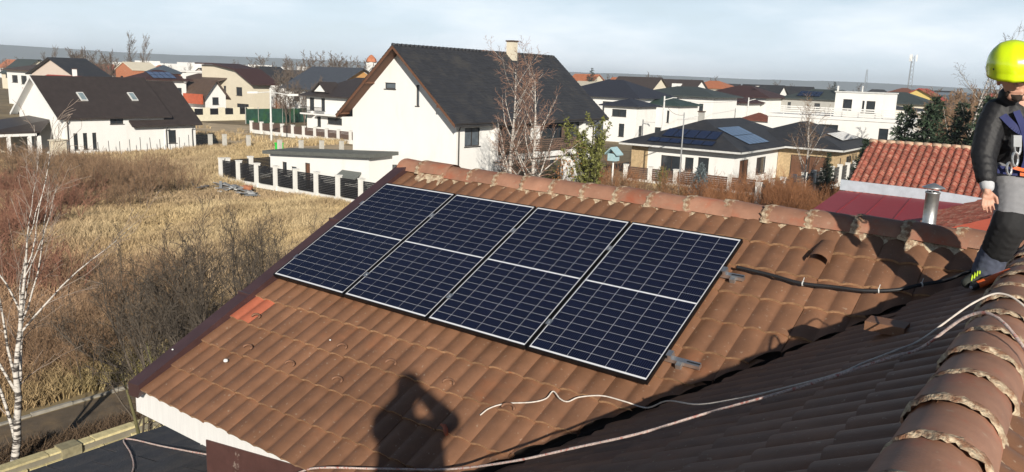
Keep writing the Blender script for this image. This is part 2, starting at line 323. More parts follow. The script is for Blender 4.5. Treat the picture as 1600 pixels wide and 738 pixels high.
def mortar_mesh(seed, wide=.072, skirt=True, sw=1.0):
    rg = random.Random(seed); m = MB(); k = 26; vs = []
    for j in range(4):
        for i in range(k + 1):
            a = R_(-95 + 190 * i / k)
            y = (-.5 + j / 3) * wide * (1 + .7 * mnoise.noise((i * .5, seed * 3.1, j))) + .02 * mnoise.noise((i * .35, seed, 7)) - .012
            R = .1450 + (.0025 if 0 < j < 3 else -.010) * (1 + 1.6 * mnoise.noise((i * .9, seed * 1.7, j * 2.))) + .0055 * mnoise.noise((i * 1.3, seed * 1.7, j * 2.))
            vs.append((R * 1.12 * math.sin(a), y, R * .90 * math.cos(a) + .008))
    K = k + 1; m.add(vs, [(j * K + i, j * K + i + 1, (j + 1) * K + i + 1, (j + 1) * K + i) for j in range(3) for i in range(k)])
    if skirt:
        for sg in (-1, 1):      # crumbly bed along the foot of the tile
            vs = []; n = 22
            for i in range(n + 1):
                y = i / n * .40; w = .045 + .035 * mnoise.noise((y * 14, seed * 2.3, sg)) + .02 * mnoise.noise((y * 40, seed, sg))
                for q, (dx, dz) in enumerate(((-.01 - .03 * (sw - 1), .03 + .02 * (sw - 1)), (.018, .004), (w * sw, -.036 + .014 * (sw - 1)))):
                    vs.append((sg * (.152 + dx), y, -.012 + dz - max(0, dx) * .42 + .008 * mnoise.noise((y * 60, q, seed))))
            m.add(vs, [((i * 3 + q, (i + 1) * 3 + q, (i + 1) * 3 + q + 1, i * 3 + q + 1) if sg > 0 else (i * 3 + q + 1, (i + 1) * 3 + q + 1, (i + 1) * 3 + q, i * 3 + q)) for i in range(n) for q in range(2)])
    me = bpy.data.meshes.new('mortar'); me.from_pydata(m.v, [], m.f); me.materials.append(mortar_m); me.polygons.foreach_set('use_smooth', [True] * len(m.f)); me.update(); return me
MORT = [mortar_mesh(i) for i in range(6)]; MORT_W = [mortar_mesh(20 + i, .10, True, 1.9) for i in range(6)]
offM = Matrix.Translation((-HL[0], -HL[1], -HL[2]))
i = 0; y = -3.6
while y < 7.6:
    mat = Matrix.Translation((CX + .035 + rng.gauss(0, .006), y, 7.308 + rng.gauss(0, .004))) @ Matrix.Rotation(rng.gauss(0, .012), 4, 'Z') @ Matrix.Rotation(-.035, 4, 'X')
    o = link('ridge_tile', CAP, house, offM @ mat); link('mortar', MORT[i % 6], o); y += .372; i += 1
x = -6.74
RZ = Matrix.Rotation(-math.pi / 2, 4, 'Z'); i = 0
while x < -.45:
    mat = Matrix.Translation((x, APEX_Y + rng.gauss(0, .008), 7.345 - (0 if i > 1 else -.03) + rng.gauss(0, .006))) @ RZ @ Matrix.Rotation(rng.gauss(0, .012) - .03, 4, 'X')
    o = link('ridge_tile', CAP, house, offM @ mat)
    if i > 0: link('mortar', MORT_W[i % 6], o)
    x += .372; i += 1
# verge trim, fascia, flashing board
mb = MB(); q0, q1 = 3.47, 6.95
mb.prism([(-6.77, q0, zA(q0) + .060), (-6.59, q0, zA(q0) + .075), (-6.59, q0, zA(q0) - .0), (-6.61, q0, zA(q0) - .05), (-6.77, q0, zA(q0) - .06)], (0, q1 - q0, zA(q1) - zA(q0)))
for t in (1.18, 2.36):
    yy = q0 + t; mb.box(-6.776, -6.587, yy - .012, yy + .012, zA(yy) + .02, zA(yy) + .079)
mb.build('verge_trim', verge_m, house, HL)
mb = MB(); mb.box(-6.84, -3.7, 3.57, 3.61, 5.36, 5.655); mb.build('fascia_board', fascia_m, house, HL)
mb = MB(); mb.box(-6.84, -3.7, 3.62, 4.1, 5.36, 5.39); mb.build('soffit', fascia_m, house, HL)
mb = MB(); mb.prism([(-5.72, 3.56, 5.05), (-3.9, 3.56, 5.05), (-3.9, 3.56, 5.62), (-4.45, 3.56, 5.60), (-5.72, 3.56, 5.43)], (0, .03, 0)); mb.build('flashing_board', board_m, house, HL)
mb = MB(); mb.prism([(-6.6, 4.05, 0), (-6.6, 10.1, 0), (-6.6, 10.1, zA(4.05) - .12), (-6.6, APEX_Y, zA(APEX_Y) - .14), (-6.6, 4.05, zA(4.05) - .14)], (10.4, 0, 0)); mb.build('wall', white_m, house, HL)
mb = MB(); mb.box(-4.2, 3.9, -4, 4.04, 0, 4.95); mb.build('wall', white_m, house, HL)
# low lean-to roof of dark shingles left of the wing
leanto = mb = MB()
zl = lambda x: 4.7 + (x + 7.64) * .2
lt = MB().build('lean_to_roof', under_m, house, HL)
shm = MB(); shm.prism([(0, 0, 0), (0, .49, .0), (.40, .49, -.012), (.40, 0, -.012)], (0, 0, .014)); SHM = None
for r in range(9):
    for c in range(11):
        x0 = -7.66 + r * .37; y0 = -.9 + c * .5 + (.25 if r % 2 else 0)
        if SHM is None: o = shm.build('shingle', dark_shingle, lt); SHM = o.data
        else: o = link('shingle', SHM, lt)
        o.matrix_local = offM @ Matrix.Translation((x0 + rng.gauss(0, .008), y0, zl(x0) + .02)) @ Matrix.Rotation(-math.atan(.2) + rng.gauss(0, .012), 4, 'Y') @ Matrix.Rotation(rng.gauss(0, .012), 4, 'Z')
mb = MB(); mb.prism([(-7.6, -1, zl(-7.6)), (-4.3, -1, zl(-4.3)), (-4.3, 4.6, zl(-4.3)), (-7.6, 4.6, zl(-7.6))], (0, 0, -.08)); mb.build('deck', under_m, lt, HL)
mb = MB(); mb.box(-7.0, -4.2, -.9, 4.0, 0, 4.5); mb.build('wall', white_m, house, HL)
# small lifted / odd bits on the roof
def on_tile(x, y, dz=.03): return (x, y, zA(y) + dz)
hook_m = M('painted_snow_hook', (0.20, 0.10, 0.058), 0.7, 0.15, 20)
for (x, y) in ((-6.256, 4.44), (-5.957, 4.13), (-5.355, 4.12), (-5.031, 4.42), (-4.764, 4.13), (-4.443, 4.42), (-3.813, 4.415), (-3.209, 4.376)):
    mb = MB(); pts = []
    for i in range(9):
        a = R_(200 - 200 * i / 8); pts.append((x + .055 * math.cos(a), y + .03 + .035 * math.sin(a) - .012 * i / 8, zA(y + .03 + .035 * math.sin(a)) + .048))
    mb.tube(pts, [.006] + [.011] * 7 + [.006], 5); mb.build('snow_hook', hook_m, house, HL, True)
mb = MB()   # raised vent tile
vs = []; fs = []
for i in range(9):
    a = math.pi * i / 8
    for (s, h, w) in ((0, .075, .085), (.12, .055, .075), (.30, .005, .055)):
        y = 6.40 + s * math.cos(PA); vs.append((-1.70 + w * math.cos(a) - .0, y - h * math.sin(PA) * math.sin(a), zA(y) + .03 + h * math.sin(a)))
fs = [(i * 3 + j, (i + 1) * 3 + j, (i + 1) * 3 + j + 1, i * 3 + j + 1) for i in range(8) for j in range(2)]
mb.add(vs, fs); mb.build('vent_tile', tile_m, house, HL, True)
mb = MB(); mb.box(-1.02, -.80, 5.0, 5.16, zB(-.91) + .03, zB(-.91) + .085); o = mb.build('tile_offcut', tile_m); tag(o, 'loose brown tile piece lying on the shaded slope', 'tile piece')
pebble_m = M('white_pebble', (.7, .7, .68), .8)
for k, (x, y, lab) in enumerate(((-6.026, 3.978, 'white pebble on the brown tiles near the eave corner'), (-6.68, 3.86, 'tiny white pebble on the brown metal verge trim'), (-5.212, 4.476, 'tiny white chip on the tiles below the first panel'))):
    mb = MB(); r = (.022, .010, .009)[k]
    mb.lathe([(.001, -r * .6), (r * .9, -r * .4), (r, 0), (r * .7, r * .6), (.001, r * .75)], 8, (x, y, zA(y) + (.05 if k != 1 else .09))); tag(mb.build('pebble', pebble_m, None, None, True), lab, 'pebble')
mb = MB(); mb.tube([on_tile(-3.60, 4.115, .05), on_tile(-3.56, 4.11, .055), on_tile(-3.53, 4.09, .05), on_tile(-3.50, 4.065, .045)], [.008, .016, .02, .014], 6)
tag(mb.build('tile_shard', redtile_m, None, None, True), 'small pink tile shard lying in the photographer shadow', 'tile shard')

# ------------------------------------------------------------------ solar panels
PW, PH, PG = 1.038, 1.755, 0.020
nA = Vector((0, -math.sin(PA), math.cos(PA)))
p0 = Vector((-6.537, 6.466, 7.271))     # top left corner of the first panel, on the glass
PLAB = ['leftmost solar panel, next to the brown verge trim', 'second solar panel from the verge trim', 'third solar panel from the verge trim', 'rightmost solar panel, with the rail ends poking out beside it']
CELLW, CELLH, CT = 0.1634, 0.0808, .0016
cmb = MB(); cmb.box(-CELLW / 2, CELLW / 2, -CELLH / 2, CELLH / 2, 0, CT); CELL = None
fmb = MB(); FR = .011; H = .035
for (x0, x1, y0, y1) in ((-PW / 2, PW / 2, -PH / 2, -PH / 2 + FR), (-PW / 2, PW / 2, PH / 2 - FR, PH / 2), (-PW / 2, -PW / 2 + FR, -PH / 2 + FR, PH / 2 - FR), (PW / 2 - FR, PW / 2, -PH / 2 + FR, PH / 2 - FR)): fmb.box(x0, x1, y0, y1, -H, .0015)
FRAME = None; BACK = None; SK = Matrix.Rotation(R_(-.75), 4, 'Z')      # the row hangs a touch out of true
bmb = MB(); bmb.box(-PW / 2 + FR, PW / 2 - FR, -PH / 2 + FR, PH / 2 - FR, -.008, -.0015)
for k in range(4):
    ctr = p0 + (MA @ SK @ Vector((PW / 2 + k * (PW + PG), -PH / 2, 0)))
    root = empty('solar_panel', (0, 0, 0), PLAB[k], 'solar panel', 'solar panels mounted in a row on the tiled slope')
    root.matrix_world = Matrix.Translation(ctr) @ MA @ SK
    if FRAME is None: o = fmb.build('frame', frame_m, root); FRAME = o.data; o = bmb.build('backsheet', back_m, root); BACK = o.data
    else: link('frame', FRAME, root); link('backsheet', BACK, root)
    for r in range(20):
        for c in range(6):
            x = (c - 2.5) * (CELLW + .0033); y = ((r % 10) + .5) * (CELLH + .0034) + .0070; y = y if r >= 10 else -y
            if CELL is None: o = cmb.build('cell', cell_m, root); CELL = o.data
            else: o = link('cell', CELL, root)
            o.location = (x, y, -.0012)
dn_ = Vector((0, -math.cos(PA), -math.sin(PA)))
for k, (yy, lab) in enumerate(((6.135, 'upper aluminium mounting rail under the solar panels'), (5.225, 'lower aluminium mounting rail under the solar panels'))):
    c = Vector((-6.537, yy, zA(yy))) + nA * .048
    root = empty('mounting_rail', c, lab, 'rail', 'rails carrying the solar panels'); root.matrix_world = Matrix.Translation(c) @ MA @ SK
    Lr = 4.38 if k == 0 else 4.45
    mb = MB(); mb.box(0.02, Lr, -.02, .02, -.018, .016); mb.build('rail', alu_m, root)
    mb = MB(); mb.box(Lr - .10, Lr + .001, -.006, .006, .0165, .018); mb.build('slot', black_m, root)
    for q in range(1, 4):
        mb = MB(); xx = q * (PW + PG) - PG / 2; mb.box(xx - .022, xx + .022, -.03, .03, .0535, .058); mb.box(xx - .007, xx + .007, -.03, .03, .017, .0535); mb.lathe([(.001, .065), (.007, .065), (.007, .058)], 8, (xx, 0, 0)); mb.build('clamp', alu_m, root)
    mb = MB(); xx = 4 * PW + 3 * PG; mb.box(xx + .002, xx + .030, -.03, .03, .016, .052); mb.box(xx - .010, xx + .030, -.03, .03, .0535, .058); mb.build('clamp', alu_m, root)
    mb = MB(); mb.box(-.020, .006, -.03, .03, .0535, .058); mb.build('clamp', alu_m, root)
    for xx in (.5, 2.2, 4.30):
        mb = MB(); mb.box(xx - .02, xx + .02, -.055, -.022, -.05, .010); mb.box(xx - .02, xx + .02, -.055, .05, -.052, -.046); mb.lathe([(.001, .020), (.010, .020), (.010, .008), (.016, .008), (.016, .002)], 6, (xx, -.04, -.02)); mb.build('roof_bracket', steel_m, root)

# ------------------------------------------------------------------ conduit and ropes
def spline(pts, n=8):
    P = [Vector(p) for p in pts]; P = [P[0] * 2 - P[1]] + P + [P[-1] * 2 - P[-2]]; out = []
    for i in range(1, len(P) - 2):
        a, b, c, d = P[i - 1:i + 3]
        for j in range(n):
            t = j / n; out.append(.5 * ((2 * b) + (c - a) * t + (2 * a - 5 * b + 4 * c - d) * t * t + (3 * b - a - 3 * c + d) * t ** 3))
    out.append(P[-2]); return out
UP = Vector((0, 0, 1))
def lift(pts, dz): return [(x, y, z + dz) for x, y, z in pts]
cpts = lift([(-2.26, 6.158, 7.002), (-1.99, 6.138, 6.991), (-1.729, 6.105, 6.974), (-1.499, 6.124, 6.984), (-1.278, 6.143, 6.993), (-1.076, 6.205, 7.025), (-0.94, 6.30, 7.07)], .062) + [(-0.80, 6.37, 7.175), (-0.709, 6.40, 7.23), (-0.573, 6.519, 7.30), (-0.42, 6.70, 7.38), (-.30, 6.86, 7.52), (-.1, 7.0, 7.42)]
cp = spline(cpts, 34); mb = MB()
mb.tube(cp, [.0125 + (.0018 if i % 2 else 0) for i in range(len(cp))], 8); cond = mb.build('cable_conduit', M('black_conduit', (.02, .02, .022), .5), None, None, True); tag(cond, 'black corrugated cable conduit running from the panels to the ridge', 'conduit')
for ii in (70, 150, 205):
    a = cp[ii]; b = cp[ii + 1]; d = (b - a).normalized(); mb = MB(); mb.tube([a - d * .004, a + d * .004], .0195, 8); mb.tube([a + Vector((0, 0, .018)), a + Vector((.004, .012, .045))], .003, 4); mb.build('cable_tie', M('white_nylon', (.6, .6, .58), .5), cond)
def braided(name, pts, r, mat, lab, cat):
    sp = spline(pts, 14); mb = MB(); mb.tube(sp, [r * (1.06 if (i // 2) % 2 else .96) for i in range(len(sp))], 7); return tag(mb.build(name, mat, None, None, True), lab, cat)
rope = [(1.0, 2.95, zD(1.0) + .06), (.55, 3.35, zD(.55) + .06), (.05, 3.70, zD(.05) + .06), (-.15, 3.93, 7.43), (-.30, 4.12, 7.515), (-.42, 4.2, 7.47)] + lift([(-0.587, 4.222, 7.245), (-0.685, 4.166, 7.193), (-0.811, 4.099, 7.127), (-0.935, 4.016, 7.062), (-1.206, 3.905, 6.92), (-1.508, 3.833, 6.761), (-1.811, 3.71, 6.602), (-2.204, 3.703, 6.396), (-2.659, 3.711, 6.157)], .030) + [(-3.25, 3.80, 5.90), (-3.75, 3.66, 5.79), (-4.25, 3.50, 5.69), (-4.7, 3.55, 5.45), (-5.527, 3.80, 5.20), (-6.437, 3.82, 5.00), (-6.965, 3.84, 4.88), (-7.50, 3.86, 4.77), (-7.57, 3.80, 4.76), (-7.055, 3.602, 4.86), (-6.594, 3.382, 4.95), (-6.2, 3.1, 5.03)]
braided('rope', rope, .0078, rope_m, 'long pinkish rope crossing the shaded slope to the lower left corner', 'rope')
thin = [(1.0, 3.62, zD(1.0) + .06), (.6, 3.95, zD(.6) + .06), (.1, 4.28, zD(.1) + .06), (-.13, 4.46, 7.43), (-.30, 4.60, 7.52), (-.43, 4.58, 7.46)] + lift([(-0.623, 4.445, 7.226), (-0.712, 4.306, 7.18), (-0.831, 4.19, 7.117), (-0.939, 4.06, 7.06), (-1.241, 4.01, 6.902), (-1.409, 4.015, 6.814), (-1.66, 4.109, 6.682), (-2.0, 4.45, 6.50)], .030) + lift([(-2.27, 4.723, 6.269), (-2.442, 4.72, 6.268), (-2.617, 4.712, 6.264), (-2.763, 4.651, 6.233), (-2.821, 4.591, 6.202), (-2.887, 4.592, 6.203), (-2.976, 4.633, 6.224), (-2.990, 4.561, 6.187), (-3.072, 4.499, 6.156), (-3.248, 4.427, 6.119), (-3.338, 4.355, 6.082), (-3.367, 4.28, 6.044)], .05)
braided('rope', thin, .0052, thin_m, 'thin whitish cord ending in a wavy tail on the sunlit tiles', 'rope')
# ------------------------------------------------------------------ people
def blob(name, chains, mat, parent, voxel=.011, smooth=6, extra=None):
    """one closed surface: spheres strung along chains [(points, radii)], fused by a voxel remesh"""
    bm = bmesh.new()
    for pts, rad in chains:
        pts = [Vector(p) for p in pts]
        if not hasattr(rad, '__len__'): rad = [rad] * len(pts)
        if len(pts) == 1: bmesh.ops.create_icosphere(bm, subdivisions=2, radius=rad[0], matrix=Matrix.Translation(pts[0])); continue
        for i in range(len(pts) - 1):
            L = (pts[i + 1] - pts[i]).length; n = max(2, int(L / (min(rad[i], rad[i + 1]) * .6)) + 1)
            for j in range(n + 1):
                t = j / n; bmesh.ops.create_icosphere(bm, subdivisions=(2 if rad[i] > .03 else 1), radius=rad[i] * (1 - t) + rad[i + 1] * t, matrix=Matrix.Translation(pts[i].lerp(pts[i + 1], t)))
    if extra:
        for mtx, r in extra: bmesh.ops.create_icosphere(bm, subdivisions=3, radius=r, matrix=mtx)
    me = bpy.data.meshes.new(name); bm.to_mesh(me); bm.free()
    tmp = bpy.data.objects.new('tmp_blob', me); COL.objects.link(tmp)
    md = tmp.modifiers.new('r', 'REMESH'); md.mode = 'VOXEL'; md.voxel_size = voxel
    ms = tmp.modifiers.new('s', 'SMOOTH'); ms.factor = .5; ms.iterations = smooth
    dg = bpy.context.evaluated_depsgraph_get(); me2 = bpy.data.meshes.new_from_object(tmp.evaluated_get(dg))
    bpy.data.objects.remove(tmp); bpy.data.meshes.remove(me)
    me2.materials.clear(); me2.materials.append(mat); me2.polygons.foreach_set('use_smooth', [True] * len(me2.polygons)); me2.name = name
    return link(name, me2, parent)
skin_m = M('skin', (.50, .27, .19), .55, .08, 20); jacket_m = M('black_puffer', (.010, .010, .012), .6, .2, 12, bump=.35, bscale=45, bdist=.008)
trouser_m = M('grey_work_trousers', (.21, .21, .22), .85, .12, 14, bump=.4, bscale=22, bdist=.01); denim_m = M('blue_grey_cuffs', (.070, .080, .115), .9, .2, 30, bump=.4, bscale=26, bdist=.008)
pad_m = M('black_knee_patch', (.012, .012, .013), .8, .2, 30, bump=.3, bscale=18, bdist=.008)
helm_m = M('neon_yellow_helmet', (.62, .80, .01), .22, .02, 5, coat=.5); blackcloth = M('black_cloth', (.012, .012, .013), .9)
shoe_m = M('dark_shoe', (.03, .033, .028), .8, .3, 30); lime_m = M('lime_laces', (.50, .68, .04), .7); orange_m = M('orange_plastic', (.62, .12, .03), .4, .1, 20)
blue_m = M('blue_webbing', (.012, .018, .09), .7); shirt_m = M('grey_cuff', (.45, .46, .48), .85); redw_m = M('red_webbing', (.5, .03, .03), .6)
W0 = Vector((-.535, 5.915, 7.285))
wk = empty('person', W0, 'person in neon yellow helmet, black puffer jacket and grey work trousers on the ridge', 'person')
# local axes of the worker: r = picture right, t = towards the camera, z = up
AXR = Vector((.803, .596, 0)).normalized(); AXT = Vector((.596, -.803, 0)).normalized()
wk.matrix_world = Matrix.Translation(W0) @ Matrix(((AXR.x, -AXT.x, 0), (AXR.y, -AXT.y, 0), (0, 0, 1))).to_4x4()   # local x=r, local y=-t
def L_(r, t, z): return (r, -t, z)
arm = [L_(.085, .00, 1.10), L_(.03, .02, .96), L_(-.018, .05, .82), L_(-.032, .10, .74), L_(-.036, .13, .675)]
hand_c = L_(-.045, .145, .60)
fing = []
for k, (dr, ln) in enumerate(((-.036, .070), (-.014, .084), (.008, .082), (.028, .066))):
    b = (-.046 + dr * .85, -.155, .575); m_ = (b[0] + dr * .2 - .004, b[1] - .012, b[2] - ln * .5); e = (m_[0] + .012, m_[1] + .006, m_[2] - ln * .45); fing.append(([b, m_, e], [.0095, .0085, .0068]))
thumb = ([(-.022, -.150, .615), (-.004, -.175, .590), (.000, -.180, .555)], [.0125, .011, .009])
palm = ([L_(-.040, .135, .665), L_(-.047, .147, .62)], [.026, .030]); palm2 = ([L_(-.030, .15, .59), L_(-.065, .15, .59)], [.022, .020])
hd = Vector(L_(.165, .10, 1.315))
face = (Vector((-.65, -1, -.32))).normalized()    # looks down towards the camera and picture left
fr = face.cross(Vector((0, 0, 1))).normalized(); fu = fr.cross(face)
def F_(x, y, z): return tuple(hd + fr * x + face * y + fu * z)
body = [([tuple(hd + fu * .02), tuple(hd - fu * .035 + face * .012)], [.098, .080]), ([F_(0, .085, -.005), F_(0, .105, -.030)], [.011, .016]), ([F_(-.03, .075, -.095), F_(.03, .075, -.095)], [.028, .028]),
        ([F_(-.028, .085, -.062), F_(.028, .085, -.062)], [.012, .012]), ([F_(-.035, .078, .018), F_(.035, .078, .018)], [.016, .016]), ([F_(-.098, -.01, -.01), F_(-.098, -.005, -.04)], [.016, .013]), ([F_(.098, -.01, -.01), F_(.098, -.005, -.04)], [.016, .013]),
        ([tuple(hd - fu * .05 - face * .03), L_(.235, -.01, 1.16)], [.058, .062]), ([L_(.235, -.01, 1.14), L_(.28, -.05, .98), L_(.29, -.06, .78)], [.11, .13, .13]),
        (arm, [.050, .045, .040, .034, .027]), palm, palm2, thumb] + fing + \
       [([L_(.40, 0, 1.10), L_(.50, .02, .85), L_(.46, .2, .72)], [.05, .042, .03]), ([L_(.20, -.06, .72), L_(.085, .16, .44), L_(.02, .02, .13)], [.08, .055, .045]), ([L_(.38, -.06, .74), L_(.42, .12, .52), L_(.40, 0, .30)], [.08, .055, .045])]
blob('body', body, skin_m, wk, .0055, 3)
# jacket with quilted rings
def quilt(pts, rads, pitch=.048, amp=.013):
    P = []; Rr = []; pts = [Vector(p) for p in pts]; acc = 0
    for i in range(len(pts) - 1):
        L = (pts[i + 1] - pts[i]).length; n = max(2, int(L / .014))
        for j in range(n):
            t = j / n; P.append(pts[i].lerp(pts[i + 1], t)); Rr.append(rads[i] * (1 - t) + rads[i + 1] * t + amp * (abs(math.sin(math.pi * (acc + L * t) / pitch)) - .6))
        acc += L
    return P, Rr
jk = [quilt([L_(.125, -.01, 1.115), L_(.06, .0, 1.0), L_(-.008, .045, .83), L_(-.034, .115, .695)], [.088, .083, .072, .056]), quilt([L_(.37, -.02, 1.12), L_(.50, .01, .88), L_(.47, .18, .74)], [.085, .08, .06]),
      quilt([L_(.20, -.02, 1.10), L_(.225, -.04, .98), L_(.235, -.05, .86), L_(.24, -.05, .74)], [.13, .145, .145, .13]), quilt([L_(.30, -.02, 1.10), L_(.325, -.04, .98), L_(.335, -.05, .86), L_(.34, -.05, .74)], [.13, .145, .145, .13]),
      ([L_(.17, .02, 1.20), L_(.30, .02, 1.20)], [.068, .068])]
blob('jacket', jk, jacket_m, wk, .007, 1)
blob('cuff', [([L_(-.035, .122, .685), L_(-.037, .130, .655)], [.046, .043])], shirt_m, wk, .008, 2)
blob('trousers', [([L_(.21, -.05, .72), L_(.17, .05, .60), L_(.10, .15, .47), L_(.075, .14, .40), L_(.055, .08, .27)], [.125, .112, .098, .092, .082]), ([L_(.37, -.05, .72), L_(.42, .08, .58), L_(.43, .10, .48), L_(.41, .02, .33)], [.12, .11, .095, .08]), ([L_(.20, -.05, .73), L_(.38, -.05, .73)], [.125, .125])], trouser_m, wk, .010, 4)
blob('knee_patch', [([L_(.096, .155, .455), L_(.083, .160, .41), L_(.068, .125, .33), L_(.058, .085, .25)], [.100, .103, .100, .094])], pad_m, wk, .009, 3)
blob('trouser_cuff', [([L_(.058, .082, .265), L_(.040, .045, .17), L_(.028, .02, .085)], [.087, .089, .093])], denim_m, wk, .009, 3)
# helmet
def ell(c, sx, sy, sz): return Matrix.Translation(c) @ Matrix((fr, face, fu)).transposed().to_4x4() @ Matrix.Diagonal((sx, sy, sz, 1))
hm = MB(); prof_n = 22; seg = 34; vs = []
hc = hd + fu * .062 + Vector((-.02, 0, 0))
for i in range(prof_n + 1):
    th = math.pi * .5 * i / prof_n * 1.12
    for j in range(seg):
        a = 2 * math.pi * j / seg; rx = .142 * math.sin(th); ry = .170 * math.sin(th); zz = .158 * math.cos(th) if th < math.pi / 2 else .22 * math.cos(th)
        x = rx * math.sin(a); y = ry * math.cos(a)
        rid = .004 * max(0, math.cos(x * 95)) * math.sin(min(th, math.pi / 2)) * (1 if abs(x) < .085 else 0)
        k = 1 + rid / .13; vs.append(tuple(hc + fr * (x * k) + face * (y * k + (.012 * max(0, math.cos(a)) if i >= prof_n - 1 else 0)) + fu * (zz * k)))
hm.add(vs, [(i * seg + j, (i + 1) * seg + j, (i + 1) * seg + (j + 1) % seg, i * seg + (j + 1) % seg) for i in range(prof_n) for j in range(seg)])
helmet = hm.build('helmet', helm_m, wk, None, True)
md = helmet.modifiers.new('thick', 'SOLIDIFY'); md.thickness = .006; md.offset = -1
mb = MB()
for (a, z) in ((.35, -.005), (.75, .02), (-.9, .0), (1.25, -.01)):
    c = hc + fr * (.144 * math.sin(a)) + face * (.172 * math.cos(a)) + fu * (z)
    o_ = (fr * math.sin(a) + face * math.cos(a)); mb.tube([c - o_ * .004, c + o_ * .004], .006, 8)
mb.tube([hc + fr * (.143 * math.sin(a)) + face * (.171 * math.cos(a)) + fu * (-.012 + .002 * math.sin(a * 40)) for a in (-.36, -.28, -.2, -.12)], .004, 5)
mb.build('vent', black_m, helmet)
blob('beanie', [([tuple(hd + fu * .045), tuple(hd + fu * .03 - face * .03)], [.100, .096])], blackcloth, wk, .008, 3)
blob('beard', [([F_(-.045, .068, -.085), F_(0, .088, -.10), F_(.045, .068, -.085)], [.024, .027, .024])], M('dark_beard', (.03, .02, .015), .9), wk, .006, 2)
mb = MB()
for sx in (-1, 1): mb.lathe([(.001, .010), (.010, .006), (.013, 0)], 8, F_(.034 * sx, .090, -.006))
mb.build('eye', black_m, wk)
# harness
mb = MB()
def strap(m, pts, w, t=.004):
    sp = spline(pts, 6)
    for i in range(len(sp) - 1):
        a, b = sp[i], sp[i + 1]; d = (b - a).normalized(); s = d.cross(Vector((0, -1, .1))).normalized() * w / 2; n = d.cross(s).normalized() * t
        m.add([a - s, a + s, b + s, b - s, a - s + n, a + s + n, b + s + n, b - s + n], [(0, 1, 2, 3), (7, 6, 5, 4), (0, 4, 5, 1), (1, 5, 6, 2), (2, 6, 7, 3), (3, 7, 4, 0)])
strap(mb, [L_(.15, .12, 1.12), L_(.19, .135, 1.0), L_(.22, .12, .85), L_(.20, .11, .74)], .045); strap(mb, [L_(.07, .06, .755), L_(.2, .115, .745), L_(.36, .115, .745)], .05)
strap(mb, [L_(.09, .08, 1.09), L_(.14, .125, 1.02), L_(.21, .13, .99), L_(.33, .12, 1.0)], .05)
mb.build('harness', blue_m, wk)
mb = MB(); 
for (c, R0) in ((L_(.135, .15, .90), .036), (L_(.115, .16, .83), .034), (L_(.085, .15, .77), .03)):
    pts = [(c[0] + R0 * .6 * math.cos(a), c[1] - .01 * math.sin(a * .5), c[2] + R0 * 1.25 * math.sin(a)) for a in [2 * math.pi * i / 12 for i in range(13)]]; mb.tube(pts, .0075, 6)
mb.box(.10, .15, -.175, -.15, .905, .975); mb.build('carabiner', alu_m, wk)
mb = MB(); strap(mb, [L_(.11, .15, .78), L_(.17, .15, .765), L_(.25, .12, .76)], .022); strap(mb, [L_(.17, .128, .735), L_(.3, .13, .725)], .02); mb.build('tool_loop', orange_m, wk)
# shoe
shoe = blob('shoe', [([L_(.035, -.03, .055), L_(-.02, .02, .050), L_(-.10, .065, .032), L_(-.145, .09, .022)], [.052, .050, .043, .034]), ([L_(.03, .01, .10), L_(.025, .0, .06)], [.058, .055])], shoe_m, wk, .007, 3)
mb = MB()
for i in range(5):
    t = i / 4; x = -.005 - .095 * t; y = -(.03 + .045 * t); z = .118 - .05 * t; dx, dy = .028, .040
    mb.tube([(x - dx, y - dy, z - .022), (x - dx * .3, y - dy * .4, z + .002), (x + dx * .4, y + dy * .5, z + .004), (x + dx, y + dy, z - .018)], .0045, 5)
mb.build('laces', lime_m, shoe)
mb = MB(); mb.tube([L_(-.09, .115, .035), L_(-.075, .11, .03), L_(-.06, .105, .035)], [.012, .02, .012], 6); mb.tube([L_(-.03, .085, .055), L_(-.015, .075, .052), L_(0, .07, .055)], [.01, .018, .01], 6); mb.build('mesh_panel', M('olive_mesh', (.2, .22, .13), .9), shoe)
blob('shoe', [([L_(.42, -.03, .255), L_(.36, .04, .245), L_(.30, .08, .23)], [.05, .046, .036]), ([L_(.40, 0, .30), L_(.40, 0, .26)], [.056, .05])], shoe_m, wk, .008, 3)
# the pose leans a little to the picture's left as it rises
def lean(o):
    for c in o.children:
        for v in c.data.vertices: v.co.x -= .15 * v.co.z
        lean(c)
lean(wk)
# orange sealant gun beside the shoe
P0 = Vector((-.560, 5.70, 7.300)); P1 = Vector((-.385, 5.90, 7.395)); d = (P1 - P0).normalized()
sg = empty('sealant_cartridge', P0, 'orange tube with black nozzle lying by the shoe on the ridge', 'tube')
mb = MB(); mb.tube([P0 + d * .03, P0 + d * .28], .025, 14); mb.build('barrel', orange_m, sg, P0, True)
mb = MB(); mb.tube([P0 - d * .006, P0 + d * .006, P0 + d * .03], [.018, .027, .028], 14); mb.build('end_cap', black_m, sg, P0, True)
mb = MB(); mb.tube([P0 - d * .012, P0 - d * .004], .012, 10); mb.build('nozzle', M('grey_plastic', (.35, .37, .42), .4), sg, P0, True)
